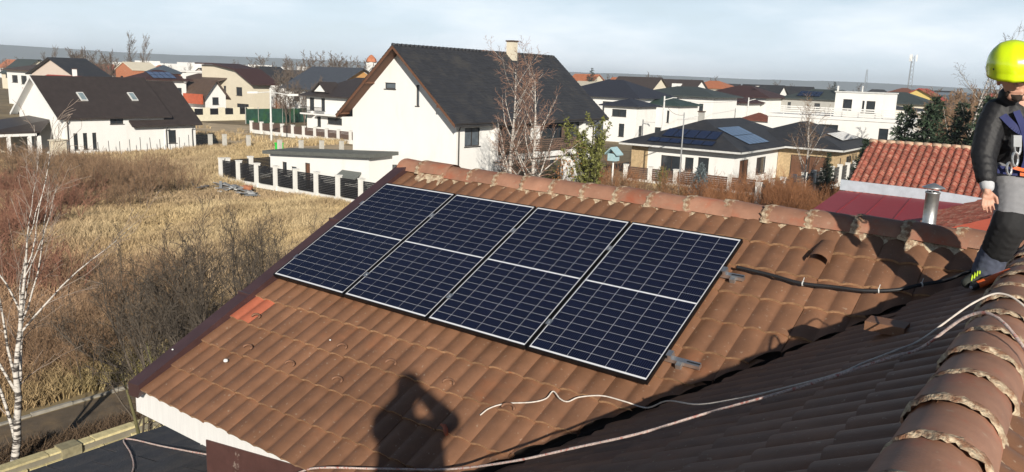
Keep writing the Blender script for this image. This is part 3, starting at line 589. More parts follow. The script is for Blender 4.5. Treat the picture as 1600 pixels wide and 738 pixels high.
# the photographer, standing behind the camera on the sunny side of the ridge
Pp = Vector((.46, -.42, 7.02)) + Vector((.807, .591, 0)) * .19
ph = empty('person', Pp, 'person holding up a phone, seen only as a shadow on the tiles', 'person')
VX = Vector((.807, .591, 0)); VF = Vector((-.591, .807, 0))
def G(r, fwd, z): return tuple(VX * r + VF * fwd + Vector((0, 0, z)))
hz = 1.50; bx = .0
hb = [([G(-.27, .20, hz), G(-.27, .22, hz + .06)], [.108, .105])]
sx = -.27
body2 = hb + [([G(sx, .17, hz - .1), G(sx, .12, hz - .22)], [.06, .07]), ([G(sx - .16, .10, hz - .25), G(sx + .16, .10, hz - .25)], [.11, .11]), ([G(sx - .03, .08, hz - .38), G(sx - .02, .04, .85)], [.19, .19]), ([G(sx + .10, .08, hz - .38), G(sx + .12, .04, .85)], [.19, .19]),
    ([G(sx - .10, .02, .85), G(sx + .18, .0, .82)], [.19, .19]),
    ([G(sx - .15, .10, hz - .25), G(sx - .20, .27, hz - .26), G(sx - .05, .36, hz - .06)], [.10, .085, .05]), ([G(sx + .19, .10, hz - .25), G(sx + .30, .26, hz - .23), G(sx + .07, .37, hz - .05)], [.10, .085, .05]),
    ([G(sx - .08, .02, .82), G(sx - .16, .12, .5), G(sx - .25, .0, .42)], [.10, .075, .055]), ([G(sx + .18, .0, .82), G(sx + .24, .1, .45), G(sx + .25, .0, .06)], [.10, .075, .055])]
for s_ in (-1, 1):
    for q in range(4): body2.append(([G(sx + s_ * (.05 + .004 * q), .375, hz - .07 + .022 * q), G(sx + s_ * .075, .385, hz - .07 + .022 * q)], [.011, .010]))
    body2.append(([G(sx + s_ * .05, .37, hz - .09), G(sx + s_ * .03, .385, hz - .10)], [.012, .011]))
blob('body', body2, blackcloth, ph, .014, 4)
mb = MB(); c = Vector(G(sx, .385, hz)); u = VX * .075; v = Vector((0, 0, .037)); w = VF * .008
mb.add([c - u - v, c + u - v, c + u + v, c - u + v, c - u - v + w, c + u - v + w, c + u + v + w, c - u + v + w], [(0, 3, 2, 1), (4, 5, 6, 7), (0, 1, 5, 4), (1, 2, 6, 5), (2, 3, 7, 6), (3, 0, 4, 7)])
phone = mb.build('phone', black_m); phone.location = Pp; tag(phone, 'black phone held up by the photographer', 'phone')

# ------------------------------------------------------------------ neighbouring houses
def RM(name, col, **k): return M(name, col, k.pop('rough', .62), k.pop('var', .18), k.pop('scale', 2.0), **k)
slate_m = RM('anthracite_roof', (.032, .033, .038), col2=(.055, .052, .05), c2pos=(.5, .7), bump=.3, bscale=14)
brownroof_m = RM('dark_brown_metal_roof', (.046, .036, .033), rough=.5, bump=.2, bscale=8)
brown2_m = RM('brown_roof', (.085, .055, .040)); chest_m = RM('chestnut_roof', (.055, .026, .024)); green_m = RM('green_grey_roof', (.05, .062, .06)); bluegrey_m = RM('blue_grey_roof', (.07, .09, .115))
orange_r = RM('orange_roof', (.42, .15, .07)); red_r = RM('red_roof', (.36, .055, .035)); redmetal_m = RM('raspberry_metal_roof', (.30, .022, .030), rough=.6, var=.08)
clay_m = M('clay_pantile', (.30, .085, .056), .8, .25, 14, (.42, .25, .18), (.48, .70), .25, 60, rand=.22, bdist=.01)
peach_m = M('peach_render', (.66, .40, .26), .85, .05, 2); pink_m = M('pale_pink_render', (.60, .50, .43), .85, .04, 1); brick_m = M('bare_brick', (.42, .17, .09), .9, .2, 6, (.5, .42, .35), (.62, .7), detail=3)
wood_m = M('timber_soffit', (.135, .062, .034), .7, .25, 9, stretch=(1, 8, 1)); woodlight_m = M('pale_timber', (.52, .28, .10), .7, .15, 6); beige_m = M('beige_render', (.62, .56, .44), .85, .04, 1)
grey_m = M('grey_render', (.40, .39, .36), .85, .08, 2); stone_m = M('beige_stone', (.45, .33, .19), .85, .25, 5)
def wall_panel(mb, o, u, w, h, holes, n, dep=.13):
    """wall w x h from corner o along u (z up), outward normal n, with real openings and reveals"""
    o = Vector(o); u = Vector(u); n = Vector(n)
    us = sorted({0, w} | {min(max(x, 0), w) for q in holes for x in (q[0], q[2])}); zs = sorted({0, h} | {min(max(z, 0), h) for q in holes for z in (q[1], q[3])})
    P = lambda a, z, k=0: o + u * a + UP * z - n * k
    flip = u.cross(UP).dot(n) < 0
    def Q(*p): mb.quad(*(p[::-1] if flip else p))
    for i in range(len(us) - 1):
        for j in range(len(zs) - 1):
            cu, cz_ = (us[i] + us[i + 1]) / 2, (zs[j] + zs[j + 1]) / 2
            if any(q[0] < cu < q[2] and q[1] < cz_ < q[3] for q in holes): continue
            Q(P(us[i], zs[j]), P(us[i + 1], zs[j]), P(us[i + 1], zs[j + 1]), P(us[i], zs[j + 1]))
    for a0, z0, a1, z1 in [q[:4] for q in holes]:
        Q(P(a0, z0), P(a1, z0), P(a1, z0, dep), P(a0, z0, dep)); Q(P(a1, z1), P(a0, z1), P(a0, z1, dep), P(a1, z1, dep))
        Q(P(a0, z1), P(a0, z0), P(a0, z0, dep), P(a0, z1, dep)); Q(P(a1, z0), P(a1, z1), P(a1, z1, dep), P(a1, z0, dep))
def bar(mb, o, u, n, a0, a1, z0, z1, k0, k1):
    o = Vector(o); P = lambda a, z, k: o + u * a + UP * z - n * k
    mb.add([P(a0, z0, k0), P(a1, z0, k0), P(a1, z1, k0), P(a0, z1, k0), P(a0, z0, k1), P(a1, z0, k1), P(a1, z1, k1), P(a0, z1, k1)], [(0, 1, 2, 3), (7, 6, 5, 4), (0, 4, 5, 1), (1, 5, 6, 2), (2, 6, 7, 3), (3, 7, 4, 0)])
def window(root, o, u, n, q, dep=.13, fm=None, sill=True):
    u = Vector(u); n = Vector(n); a0, z0, a1, z1 = q[:4]; st = q[4] if len(q) > 4 else ''
    fm = fm or (framew_m if 'w' in st else framed_m); t = .06
    mb = MB()
    for (x0, x1, y0, y1) in ((a0, a1, z0, z0 + t), (a0, a1, z1 - t, z1), (a0, a0 + t, z0 + t, z1 - t), (a1 - t, a1, z0 + t, z1 - t)): bar(mb, o, u, n, x0, x1, y0, y1, dep - .05, dep)
    if a1 - a0 > 1.2: m_ = (a0 + a1) / 2; bar(mb, o, u, n, m_ - .04, m_ + .04, z0 + t, z1 - t, dep - .05, dep)
    w = mb.build('door' if 'd' in st else 'window', fm, root)
    mb = MB(); bar(mb, o, u, n, a0 + t, a1 - t, z0 + t, z1 - t, dep - .01, dep + .01); mb.build('pane', (wood_m if 'o' in st else pane2_m if 'b' in st else pane_m), w)
    if sill and 'd' not in st: mb = MB(); bar(mb, o, u, n, a0 - .05, a1 + .05, z0 - .06, z0 - .002, -.06, dep - .06); mb.build('sill', framew_m if fm is framew_m else framed_m, w)
def walls(root, x0, y0, w, d, h, wm, wins, z0=0, faces='SENW', name='wall'):
    F = {'S': ((x0, y0, z0), (1, 0, 0), w, (0, -1, 0)), 'E': ((x0 + w, y0, z0), (0, 1, 0), d, (1, 0, 0)), 'N': ((x0, y0 + d, z0), (1, 0, 0), w, (0, 1, 0)), 'W': ((x0, y0, z0), (0, 1, 0), d, (-1, 0, 0))}
    mb = MB(); 
    for k in faces:
        o, u, L, n = F[k]; hs = [q[1:] for q in wins if q[0] == k]
        wall_panel(mb, o, u, L, h, hs, n)
    wl = mb.build(name, wm, root)
    for k in faces:
        o, u, L, n = F[k]
        for q in [q[1:] for q in wins if q[0] == k]: window(root, o, u, n, q)
    return wl
def gable_tri(root, x0, y0, w, d, eave, ridge, axis, wm):
    mb = MB(); m2 = MB()
    if axis == 'y':
        mb.quad((x0, y0, eave), (x0 + w, y0, eave), (x0 + w / 2, y0, ridge)); m2.quad((x0 + w, y0 + d, eave), (x0, y0 + d, eave), (x0 + w / 2, y0 + d, ridge))
    else:
        mb.quad((x0 + w, y0, eave), (x0 + w, y0 + d, eave), (x0 + w, y0 + d / 2, ridge)); m2.quad((x0, y0 + d, eave), (x0, y0, eave), (x0, y0 + d / 2, ridge))
    mb.build('gable', wm, root); m2.build('gable', wm, root)
def gable_roof(root, x0, y0, w, d, eave, ridge, axis, rm, ov=.4, og=None, th=.16, rows=0, name='roof', soffit=None):
    og = ov if og is None else og; half = (w if axis == 'y' else d) / 2; sl = (ridge - eave) / half; L = d if axis == 'y' else w
    mb = MB(); ze = eave - ov * sl + .03; zr = ridge + .03
    sec = [(-ov, ze), (half, zr), (2 * half + ov, ze), (2 * half + ov, ze + th), (half, zr + th), (-ov, ze + th)]
    P = (lambda s, z, l: (x0 + s, y0 + l, z)) if axis == 'y' else (lambda s, z, l: (x0 + l, y0 + s, z))
    mb.add([P(s, z, -og) for s, z in sec] + [P(s, z, L + og) for s, z in sec], [(0, 1, 4, 5), (1, 2, 3, 4), (11, 10, 7, 6), (10, 9, 8, 7), (5, 4, 10, 11), (4, 3, 9, 10), (0, 6, 7, 1), (1, 7, 8, 2), (0, 5, 11, 6), (2, 8, 9, 3)])
    if rows:
        for sg in (0, 1):
            for r in range(rows):
                t0, t1 = r / rows, (r + 1.25) / rows; t1 = min(t1, 1.0)
                def pt(t, dz): 
                    s = (-ov - .03) + (half + ov + .03) * t; z = ze + th + (zr - ze) * t + dz
                    return (s if sg == 0 else 2 * half - s, z)
                a, b, c, e = pt(t0, .07), pt(t1, .015), pt(t1, -.01), pt(t0, .0)
                q = [P(s, z, -og - .03) for s, z in (a, b, c, e)] + [P(s, z, L + og + .03) for s, z in (a, b, c, e)]
                mb.add(q, [(0, 1, 5, 4), (3, 2, 1, 0), (4, 5, 6, 7), (0, 4, 7, 3)])
    ro = mb.build(name, rm, root)
    if soffit:
        for sg in (0, 1):
            f = lambda s: s if sg == 0 else 2 * half - s
            for (l0, l1) in ((-og + .02, 0), (L, L + og - .02)):
                mb = MB()
                q = [(-ov + .02, ze - .01 + .02 * sl), (half, zr - .01)]
                mb.add([P(f(q[0][0]), q[0][1], l0), P(f(q[1][0]), q[1][1], l0), P(f(q[1][0]), q[1][1], l1), P(f(q[0][0]), q[0][1], l1)], [(0, 1, 2, 3)])
                for l in ((l0,) if l0 < 0 else (l1,)):
                    e = -.03 if l0 < 0 else .03
                    mb.add([P(f(q[0][0]), q[0][1] - .1, l + e), P(f(q[1][0]), q[1][1] - .1, l + e), P(f(q[1][0]), q[1][1] + .16, l + e), P(f(q[0][0]), q[0][1] + .16, l + e)], [(0, 1, 2, 3)])
                mb.build('soffit', soffit, root)
    return ro
def hip_roof(root, x0, y0, w, d, eave, ridge, rm, ov=.5, th=.16, name='roof', fascia=None):
    X0, X1, Y0, Y1 = x0 - ov, x0 + w + ov, y0 - ov, y0 + d + ov; W, D = X1 - X0, Y1 - Y0; k = min(W, D) / 2 * .98; zt = ridge; z = eave
    if W >= D: r0, r1 = (X0 + k, (Y0 + Y1) / 2), (X1 - k, (Y0 + Y1) / 2)
    else: r0, r1 = ((X0 + X1) / 2, Y0 + k), ((X0 + X1) / 2, Y1 - k)
    mb = MB(); b = [(X0, Y0), (X1, Y0), (X1, Y1), (X0, Y1)]
    vs = [(x, y, z) for x, y in b] + [(x, y, z + th) for x, y in b] + [(*r0, zt), (*r1, zt)]
    fs = [(3, 2, 1, 0), (0, 1, 5, 4), (1, 2, 6, 5), (2, 3, 7, 6), (3, 0, 4, 7)] + ([(4, 5, 9, 8), (5, 6, 9), (6, 7, 8, 9), (7, 4, 8)] if W >= D else [(4, 5, 8), (5, 6, 9, 8), (6, 7, 9), (7, 4, 8, 9)])
    mb.add(vs, fs); ro = mb.build(name, rm, root)
    if fascia: 
        mb = MB()
        for (a, c) in ((0, 1), (1, 2), (2, 3), (3, 0)):
            p, q = b[a], b[c]; nx, ny = (q[1] - p[1]), -(q[0] - p[0]); l = math.hypot(nx, ny); nx, ny = nx / l * .03, ny / l * .03
            mb.add([(p[0] + nx, p[1] + ny, z - .04), (q[0] + nx, q[1] + ny, z - .04), (q[0] + nx, q[1] + ny, z + th * .75), (p[0] + nx, p[1] + ny, z + th * .75)], [(0, 1, 2, 3)])
        mb.build('gutter', fascia, root)
    return ro
def chimney(root, x, y, z0, z1, s=.35, m=None, cap=True, parent=None):
    mb = MB(); mb.box(x - s, x + s, y - s, y + s, z0, z1); o = mb.build('chimney', m or white_m, parent or root)
    if cap: mb = MB(); mb.box(x - s - .06, x + s + .06, y - s - .06, y + s + .06, z1 + .002, z1 + .12); mb.build('cap', brown2_m, root)
    return o
def pipe(root, pts, r=.05, m=None, name='downpipe'): mb = MB(); mb.tube(pts, r, 6); return mb.build(name, m or framed_m, root)
def simple_house(name, label, a0, b0, w, d, eave, ridge, axis, wm, rm, wins=(), ov=.5, cat='house', group=None, rot=0, fascia=None):
    root = empty(name, (a0, b0, 0), label, cat, group, rot)
    walls(root, 0, 0, w, d, eave, wm, list(wins))
    if axis == 'hip': hip_roof(root, 0, 0, w, d, eave, ridge, rm, ov, fascia=fascia)
    elif axis == 'flat':
        mb = MB(); mb.box(-.15, w + .15, -.15, d + .15, eave, ridge); mb.build('roof', rm, root)
    elif axis == 'shed':
        mb = MB(); mb.prism([(-ov, -ov, eave), (w + ov, -ov, eave), (w + ov, d + ov, ridge), (-ov, d + ov, ridge)], (0, 0, .16)); mb.build('roof', rm, root)
    else: gable_tri(root, 0, 0, w, d, eave, ridge, axis, wm); gable_roof(root, 0, 0, w, d, eave, ridge, axis, rm, ov)
    return root
def pv(root, o, u, v, nx, ny, pw=1.0, ph=1.65, m=None):
    """a grid of solar modules on a roof plane; o corner, u/v unit vectors on the plane"""
    o = Vector(o); u = Vector(u).normalized(); v = Vector(v).normalized(); n = u.cross(v).normalized(); n = n if n.z > 0 else -n
    for i in range(nx):
        for j in range(ny):
            p = o + u * (i * (pw + .03)) + v * (j * (ph + .03)) + n * .12; mb = MB()
            mb.prism([p, p + u * pw, p + u * pw + v * ph, p + v * ph], -n * .04); q = mb.build('solar_module', frame_m, root)
            mb = MB(); a = .03; p2 = p + n * .003
            mb.quad(p2 + u * a + v * a, p2 + u * (pw - a) + v * a, p2 + u * (pw - a) + v * (ph - a), p2 + u * a + v * (ph - a)); mb.build('glass', m or pvglass_m, q)
pvglass_m = M('module_glass', (.012, .018, .05), .22, .15, 2, spec=.6, coat=.5)
pvbright_m = M('module_painted_sky_glint', (.10, .14, .24), .12, .1, 2, spec=.8, coat=1.0)  # sky glint painted in: paler blue base colour than the plain module glass

# --- big white house with dark tiled roof (centre)
big = empty('white_gabled_house', (-46.1, 42, 0), 'big white house with dark tiled gable roof and timber soffit in the centre', 'house')
bw, bd = 10.3, 18.4
walls(big, 0, 0, bw, bd, 5.75, white_m, [('S', 1.45, .95, 2.3, 1.6), ('S', .0 + 5.9, .3, 6.6, 1.3), ('E', .9, 3.65, 2.6, 4.95, 'b'), ('E', 4.2, 2.9, 8.9, 5.05), ('E', 9.6, 2.9, 15.9, 5.05), ('E', 6.5, .2, 9.5, 2.1), ('E', 10.2, .2, 13.4, 2.1)])
mb = MB(); holes = [(3.4, 7.38 - 5.75, 4.5, 7.82 - 5.75), (6.5, 6.3 - 5.75, 6.82, 7.75 - 5.75)]
def tri_top(x): return (10.25 - 5.75) * (1 - abs(x - bw / 2) / (bw / 2))
xs = sorted({0, bw / 2, bw, *[h[k] for h in holes for k in (0, 2)]})
for i in range(len(xs) - 1):
    xa, xb = xs[i], xs[i + 1]; hh = [h for h in holes if h[0] < (xa + xb) / 2 < h[2]]
    lo = 0
    if hh: h = hh[0]; mb.quad((xa, 0, 5.75), (xb, 0, 5.75), (xb, 0, 5.75 + h[1]), (xa, 0, 5.75 + h[1])); lo = h[3]
    mb.quad((xa, 0, 5.75 + lo), (xb, 0, 5.75 + lo), (xb, 0, 5.75 + tri_top(xb)), (xa, 0, 5.75 + tri_top(xa)))
for h in holes:
    x0, z0, x1, z1 = h; z0 += 5.75; z1 += 5.75
    for q in (((x0, 0, z0), (x1, 0, z0), (x1, .13, z0), (x0, .13, z0)), ((x0, 0, z1), (x0, .13, z1), (x1, .13, z1), (x1, 0, z1)), ((x0, 0, z0), (x0, .13, z0), (x0, .13, z1), (x0, 0, z1)), ((x1, 0, z0), (x1, 0, z1), (x1, .13, z1), (x1, .13, z0))): mb.quad(*q)
mb.build('gable', white_m, big); mb = MB(); mb.quad((bw, bd, 5.75), (0, bd, 5.75), (bw / 2, bd, 10.25)); mb.build('gable', white_m, big)
for h in holes: window(big, (0, 0, 5.75), (1, 0, 0), (0, -1, 0), (*h, 'b'))
rf = gable_roof(big, 0, 0, bw, bd, 5.75, 10.25, 'y', slate_m, .75, 1.0, .14, rows=24, soffit=wood_m)
mb = MB()
for k in range(46): mb.tube([(bw / 2, -1.0 + k * .44, 10.44), (bw / 2, -1.0 + k * .44 + .46, 10.42)], [.13, .11], 8)
mb.build('ridge_capping', slate_m, big, None, True)
mb = MB()
for k in (0, 2.7):
    for sx in (0,): mb.box(-.65 + k, -.35 + k, -.95, .0, 5.35 + k * .87, 5.60 + k * .87)
mb.box(9.6 - .3, 9.9 - .3, -.95, 0, 6.3, 6.5); mb.build('purlin_end', wood_m, big)
chimney(big, bw / 2 + .4, 12.4, 9.0, 11.35, .33, beige_m)
pipe(big, [(bw + .6, -.2, 5.2), (bw + .12, .15, 4.8), (bw + .12, .15, .2)]); pipe(big, [(bw + .6, bd - .3, 5.2), (bw + .12, bd - .4, 4.8), (bw + .12, bd - .4, .2)]); pipe(big, [(bw + .75, -.9, 5.30), (bw + .75, bd + .9, 5.30)], .07, None, 'gutter')
# loggia: white frame, pillars, railing
mb = MB(); mb.box(bw + .002, bw + .35, 4.0, 16.2, 2.45, 2.85); mb.box(bw + .002, bw + .35, 4.0, 16.2, 5.08, 5.4); mb.box(bw + .002, bw + .34, 8.9, 9.6, 2.85, 5.08); mb.box(bw + .002, bw + .34, 15.9, 16.3, 2.85, 5.08); mb.box(bw + .002, bw + .34, 3.95, 4.3, 2.85, 5.08); mb.build('loggia_frame', white_m, big)
rail_m = M('brown_railing', (.12, .08, .06), .7)
for k in range(6): mb = MB(); mb.box(bw + .36, bw + .39, 4.3, 15.9, 2.95 + k * .16, 3.06 + k * .16); mb.build('railing_slat', rail_m, big)
for k in range(5): mb = MB(); mb.box(bw + .36, bw + .42, 12.6 + k * .12, 12.65 + k * .12, 3.9, 4.9 - abs(k - 2) * .1); mb.build('plant_pole', rail_m, big)
# --- garage
gar = empty('garage', (-49.9, 37.3, 0), 'low white garage with grey flat roof behind the black slat fence', 'garage')
walls(gar, 0, 0, 10.5, 2.2, 2.35, white_m, [('S', 1.35, 1.0, 1.9, 1.85), ('S', 2.4, .9, 3.0, 1.6, 'b'), ('S', 3.9, .1, 4.5, 2.0, 'do')])
mb = MB(); mb.prism([(-.4, -.4, 2.3), (11, -.4, 2.95), (11, 2.3, 3.0), (-.4, 2.3, 2.35)], (0, 0, .25)); mb.build('roof', M('felt_roof', (.11, .115, .105), .8, .15, 3), gar)
mb = MB(); mb.quad((0, 0, 2.35), (10.5, 0, 2.35), (10.5, 0, 2.93)); mb.build('wall_top', white_m, gar); mb = MB(); mb.quad((10.5, 0, 2.35), (10.5, 2.2, 2.35), (10.5, 2.2, 2.95), (10.5, 0, 2.93)); mb.build('wall_top', white_m, gar)
mb = MB(); mb.prism([(7.9, -.7, 1.35), (9.8, -.7, 1.35), (9.8, -.02, 1.75), (7.9, -.02, 1.75)], (0, 0, .12)); mb.build('canopy', M('grey_felt', (.13, .14, .13), .8), gar)
# --- left white house with dark brown roof
lh = empty('white_attic_house', (-85.0, 34.6, 0), 'white attic house with dark brown roof and two roof windows at the left', 'house')
walls(lh, 0, 0, 9.0, 9.6, 3.6, white_m, [('E', .75, .6, 1.15, 2.1), ('E', 1.6, .6, 2.0, 2.1), ('E', 2.45, .6, 2.85, 2.1), ('E', 4.2, 2.85, 5.5, 3.4), ('S', 1.2, .5, 2.2, 2.3)])
gable_tri(lh, 0, 0, 9.0, 9.6, 3.6, 7.1, 'y', white_m); gable_roof(lh, 0, 0, 9.0, 9.6, 3.6, 7.0, 'y', brownroof_m, .35, .7, .14, soffit=fascia_m)
for o in list(lh.children):
    if o.name.startswith('soffit') and max(v.co.y for v in o.data.vertices) > 9: bpy.data.objects.remove(o)
walls(lh, .2, 9.6, 8.85, 3.4, 2.6, white_m, [('E', .4, .8, 1.25, 2.1)])
mb = MB(); mb.prism([(4.4, 6.0, 6.72), (9.6, 6.0, 2.55), (9.6, 13.5, 2.55), (4.4, 13.5, 6.72)], (0, 0, .14)); mb.prism([(4.4, 9.6, 6.72), (4.4, 13.5, 6.72), (-.4, 13.5, 3.2), (-.4, 9.6, 3.2)], (0, 0, .14)); mb.build('roof', brownroof_m, lh)
mb = MB(); mb.quad((9.05, 13.0, 2.6), (.2, 13.0, 2.6), (4.5, 13.0, 6.6)); mb.build('gable', white_m, lh)
for (y, z) in ((2.4, 4.75), (7.3, 4.75)):
    f = lambda dz: 9.0 - (z + dz - 3.6) / 3.4 * 4.5
    mb = MB(); mb.prism([(f(0) + .02, y, z + .18), (f(0) + .02, y + .62, z + .18), (f(.75) + .02, y + .62, z + .93), (f(.75) + .02, y, z + .93)], (.06, 0, .07)); w = mb.build('roof_window', framew_m, lh)
    mb = MB(); mb.quad((f(.08) + .09, y + .08, z + .345), (f(.08) + .09, y + .54, z + .345), (f(.67) + .09, y + .54, z + .935), (f(.67) + .09, y + .08, z + .935)); mb.build('pane', M('skylight_glass', (.22, .28, .30), .1, .2, 2, spec=.8), w)
pipe(lh, [(9.3, .2, 3.3), (9.06, .25, 2.9), (9.06, .25, .1)]); pipe(lh, [(9.5, 9.7, 2.4), (9.12, 9.75, 2.1), (9.12, 9.75, .1)]); pipe(lh, [(9.5, 12.6, 2.4), (9.12, 12.6, 2.1), (9.12, 12.6, .1)])
# its porch
mb = MB(); mb.prism([(2.0, -6.5, 2.35), (8.6, -6.5, 2.2), (8.6, -1.9, 2.2), (6.2, .0, 3.05), (2.0, .0, 3.2)], (0, 0, .16)); mb.build('porch_roof', brownroof_m, lh)
mb = MB(); mb.box(8.3, 8.55, -6.4, -2.0, 1.95, 2.2); mb.box(3, 8.55, -2.2, -2.0, 1.95, 2.2); mb.build('porch_beam', white_m, lh)
for y in (-6.3, -4.6, -2.9, -2.1): mb = MB(); mb.box(8.3, 8.55, y, y + .25, 0, 1.95); mb.build('porch_post', white_m, lh)
mb = MB(); mb.box(2.2, 2.4, -6.4, .0, 0, 2.2); mb.box(2.4, 8.5, -6.4, -6.2, 0, .9); mb.build('porch_wall', cream_m, lh)
root = empty('wooden_shed', (-76.9, 33.6, 0), 'small beige plywood shed at the corner of the white attic house', 'shed')
mb = MB(); mb.box(0, 1.1, 0, 1.0, 0, 1.45); mb.build('box', beige_m, root); mb = MB(); mb.prism([(-.1, -.1, 1.46), (1.2, -.1, 1.46), (1.2, 1.1, 1.56), (-.1, 1.1, 1.56)], (0, 0, .06)); mb.build('lid', cream_m, root)
# --- bungalow with solar roof
bg_ = empty('dark_roofed_bungalow', (-34.6, 65.2, 0), 'bungalow with dark hipped roof carrying rows of solar modules', 'house')
walls(bg_, 0, 0, 9.6, 14, 2.9, white_m, [('S', 2.9, .3, 4.9, 2.2), ('S', 5.2, 1.0, 6.0, 2.2), ('S', 5.5 + .9, .2, 7.4, 2.3, 'd'), ('E', 1.4, .2, 3.6, 2.2, 'do'), ('E', 5.5, .7, 8.0, 2.2)])
hip_roof(bg_, 0, 0, 9.6, 18, 2.95, 5.35, slate_m, .9, fascia=framew_m)
walls(bg_, 9.65, 11.0, 5.2, 12, 2.9, stone_m, [('S', 1.2, .2, 4.6, 2.3, 'o'), ('E', 1.2, .4, 2.4, 2.2), ('E', 4, .8, 6, 2.2)], faces='SEN')
hip_roof(bg_, 5.0, 11.0, 9.85, 12, 2.97, 5.2, slate_m, .9, fascia=framew_m)
mb = MB(); mb.box(-.03, 1.6, -.05, .0 - .003, .0, 2.9); mb.build('stone_cladding', stone_m, bg_)
mb = MB(); mb.box(14.86, 14.9, 11.0, 12.6, 0, 2.9); mb.build('stone_cladding', stone_m, bg_)
sl = Vector((0, 5.7, 2.27)).normalized(); pv(bg_, (2.5, .7, 3.75), (1, 0, 0), sl, 5, 1); pv(bg_, (1.6, -.35, 3.28), (1, 0, 0), sl, 6, 1, 1.0, .9)
se = Vector((-5.7, 0, 2.27)).normalized(); pv(bg_, (9.6, 3.2, 3.40), (0, 1, 0), se, 5, 2, 1.0, 1.65, pvbright_m)
pv(bg_, (14.4, 14.6, 3.6), (0, 1, 0), Vector((-5.7, 0, 2.1)).normalized(), 6, 1, 1.0, 1.65, pvbright_m)
chimney(bg_, 1.2, 12, 3, 5.7, .25, grey_m)
# --- red pantile neighbour
red = empty('red_tiled_house', (-9.1, 37.2, 0), 'peach house with red clay pantile roof behind the steel flue', 'house')
walls(red, .25, .4, 12, 6.8, 3.75, peach_m, [('S', 1.5, 1, 2.8, 2.4)])
RS = math.atan2(2.4, 4.1); mb = MB()
mb.prism([(-.05, -.05, 3.62), (12.3, -.05, 3.62), (12.3, 4.1, 6.05), (-.05, 4.1, 6.05)], (0, 0, -.08)); mb.prism([(-.05, 4.1, 6.05), (12.3, 4.1, 6.05), (12.3, 8.2, 3.62), (-.05, 8.2, 3.62)], (0, 0, -.08)); rslope = mb.build('roof', clay_m, red)
mb = MB(); mb.quad((.25, .4, 3.75), (.25, 7.2, 3.75), (.25, 4.0, 5.9)); mb.build('gable', peach_m, red)
pm = MB(); prof = [(0, 0), (.05, .06), (.11, .075), (.17, .055), (.21, .0), (.26, -.01), (.295, 0)]; n = len(prof)
t0 = [(x, 0, z + .045) for x, z in prof]; t1 = [(x, .40, z) for x, z in prof]; bt = [(x, .005, z + .01) for x, z in prof]
pm.add(t0 + t1, [(i, i + 1, n + i + 1, n + i) for i in range(n - 1)]); pm.add(t0 + bt, [(n + i, n + i + 1, i + 1, i) for i in range(n - 1)])
PAN = bpy.data.meshes.new('tile'); PAN.from_pydata(pm.v, [], pm.f); PAN.materials.append(clay_m); PAN.polygons.foreach_set('use_smooth', [i < n - 1 for i in range(len(pm.f))])
MR = Matrix.Rotation(RS, 4, 'X'); extra = []
for r in range(14):
    for c in range(41):
        mt = Matrix.Translation((c * .3, r * .345 * math.cos(RS), 3.64 + r * .345 * math.sin(RS))) @ MR @ Matrix.Rotation(rng.gauss(0, .015), 4, 'Z') @ Matrix.Translation((0, rng.gauss(0, .008), abs(rng.gauss(0, .006))))
        if c < 20: link('tile', PAN, rslope, mt)
        else: extra.append((PAN, mt))
o = join_meshes('tile_field', extra, [clay_m], red, (0, 0, 0)); o['kind'] = 'stuff'
for c in range(32):
    mb = MB(); mb.tube([(c * .39 - .1, 4.1, 6.10), (c * .39 + .32, 4.1, 6.08)], [.12, .10], 8); mb.build('ridge_tile', M('pale_ridge_mortar', (.50, .36, .25), .85, .25, 7, (.40, .12, .07), (.55, .65)), red, None, True)
for r in range(12): mb = MB(); yy = r * .345; mb.tube([(-.03, yy * math.cos(RS) - .02, 3.70 + yy * math.sin(RS)), (-.03, yy * math.cos(RS) + .36, 3.90 + yy * math.sin(RS))], [.09, .075], 7); mb.build('verge_tile', clay_m, red, None, True)
# its lower extension: raspberry metal sheet, flashing, small tiled gable, peach wall
ext = empty('peach_extension', (-6.0, 21, 0), 'peach extension with raspberry metal roof and small tiled gable below the red roof', 'house')
mb = MB(); mb.prism([(-.55, 0, 4.80), (6, 0, 4.80), (6, 14.6, 4.25), (-2.9, 14.6, 4.25)], (0, 0, -.1)); mt_ = mb.build('metal_roof', redmetal_m, ext)
for k in range(8): mb = MB(); x = -2.0 + k * .95; xt = x + 2.1 - k * .15; mb.add([(xt, .0, 4.803), (xt + .03, .0, 4.803), (x + .03, 14.5, 4.257), (x, 14.5, 4.257), (xt, 0, 4.825), (xt + .03, 0, 4.825), (x + .03, 14.5, 4.279), (x, 14.5, 4.279)], [(4, 5, 6, 7), (0, 4, 7, 3), (1, 2, 6, 5), (0, 1, 5, 4)]); mb.build('seam', redmetal_m, mt_)
mb = MB(); mb.prism([(-2.9, 14.62, 4.28), (4.0, 14.62, 4.22), (4.0, 14.62, 4.42), (.5, 14.62, 4.66), (-2.9, 14.62, 4.72)], (0, .06, 0)); mb.build('flashing', M('zinc_flashing', (.42, .47, .52), .5, .12, 3), ext)
mb = MB(); mb.box(-.3, 6, .2, 14.4, 0, 4.2); mb.build('wall', peach_m, ext)
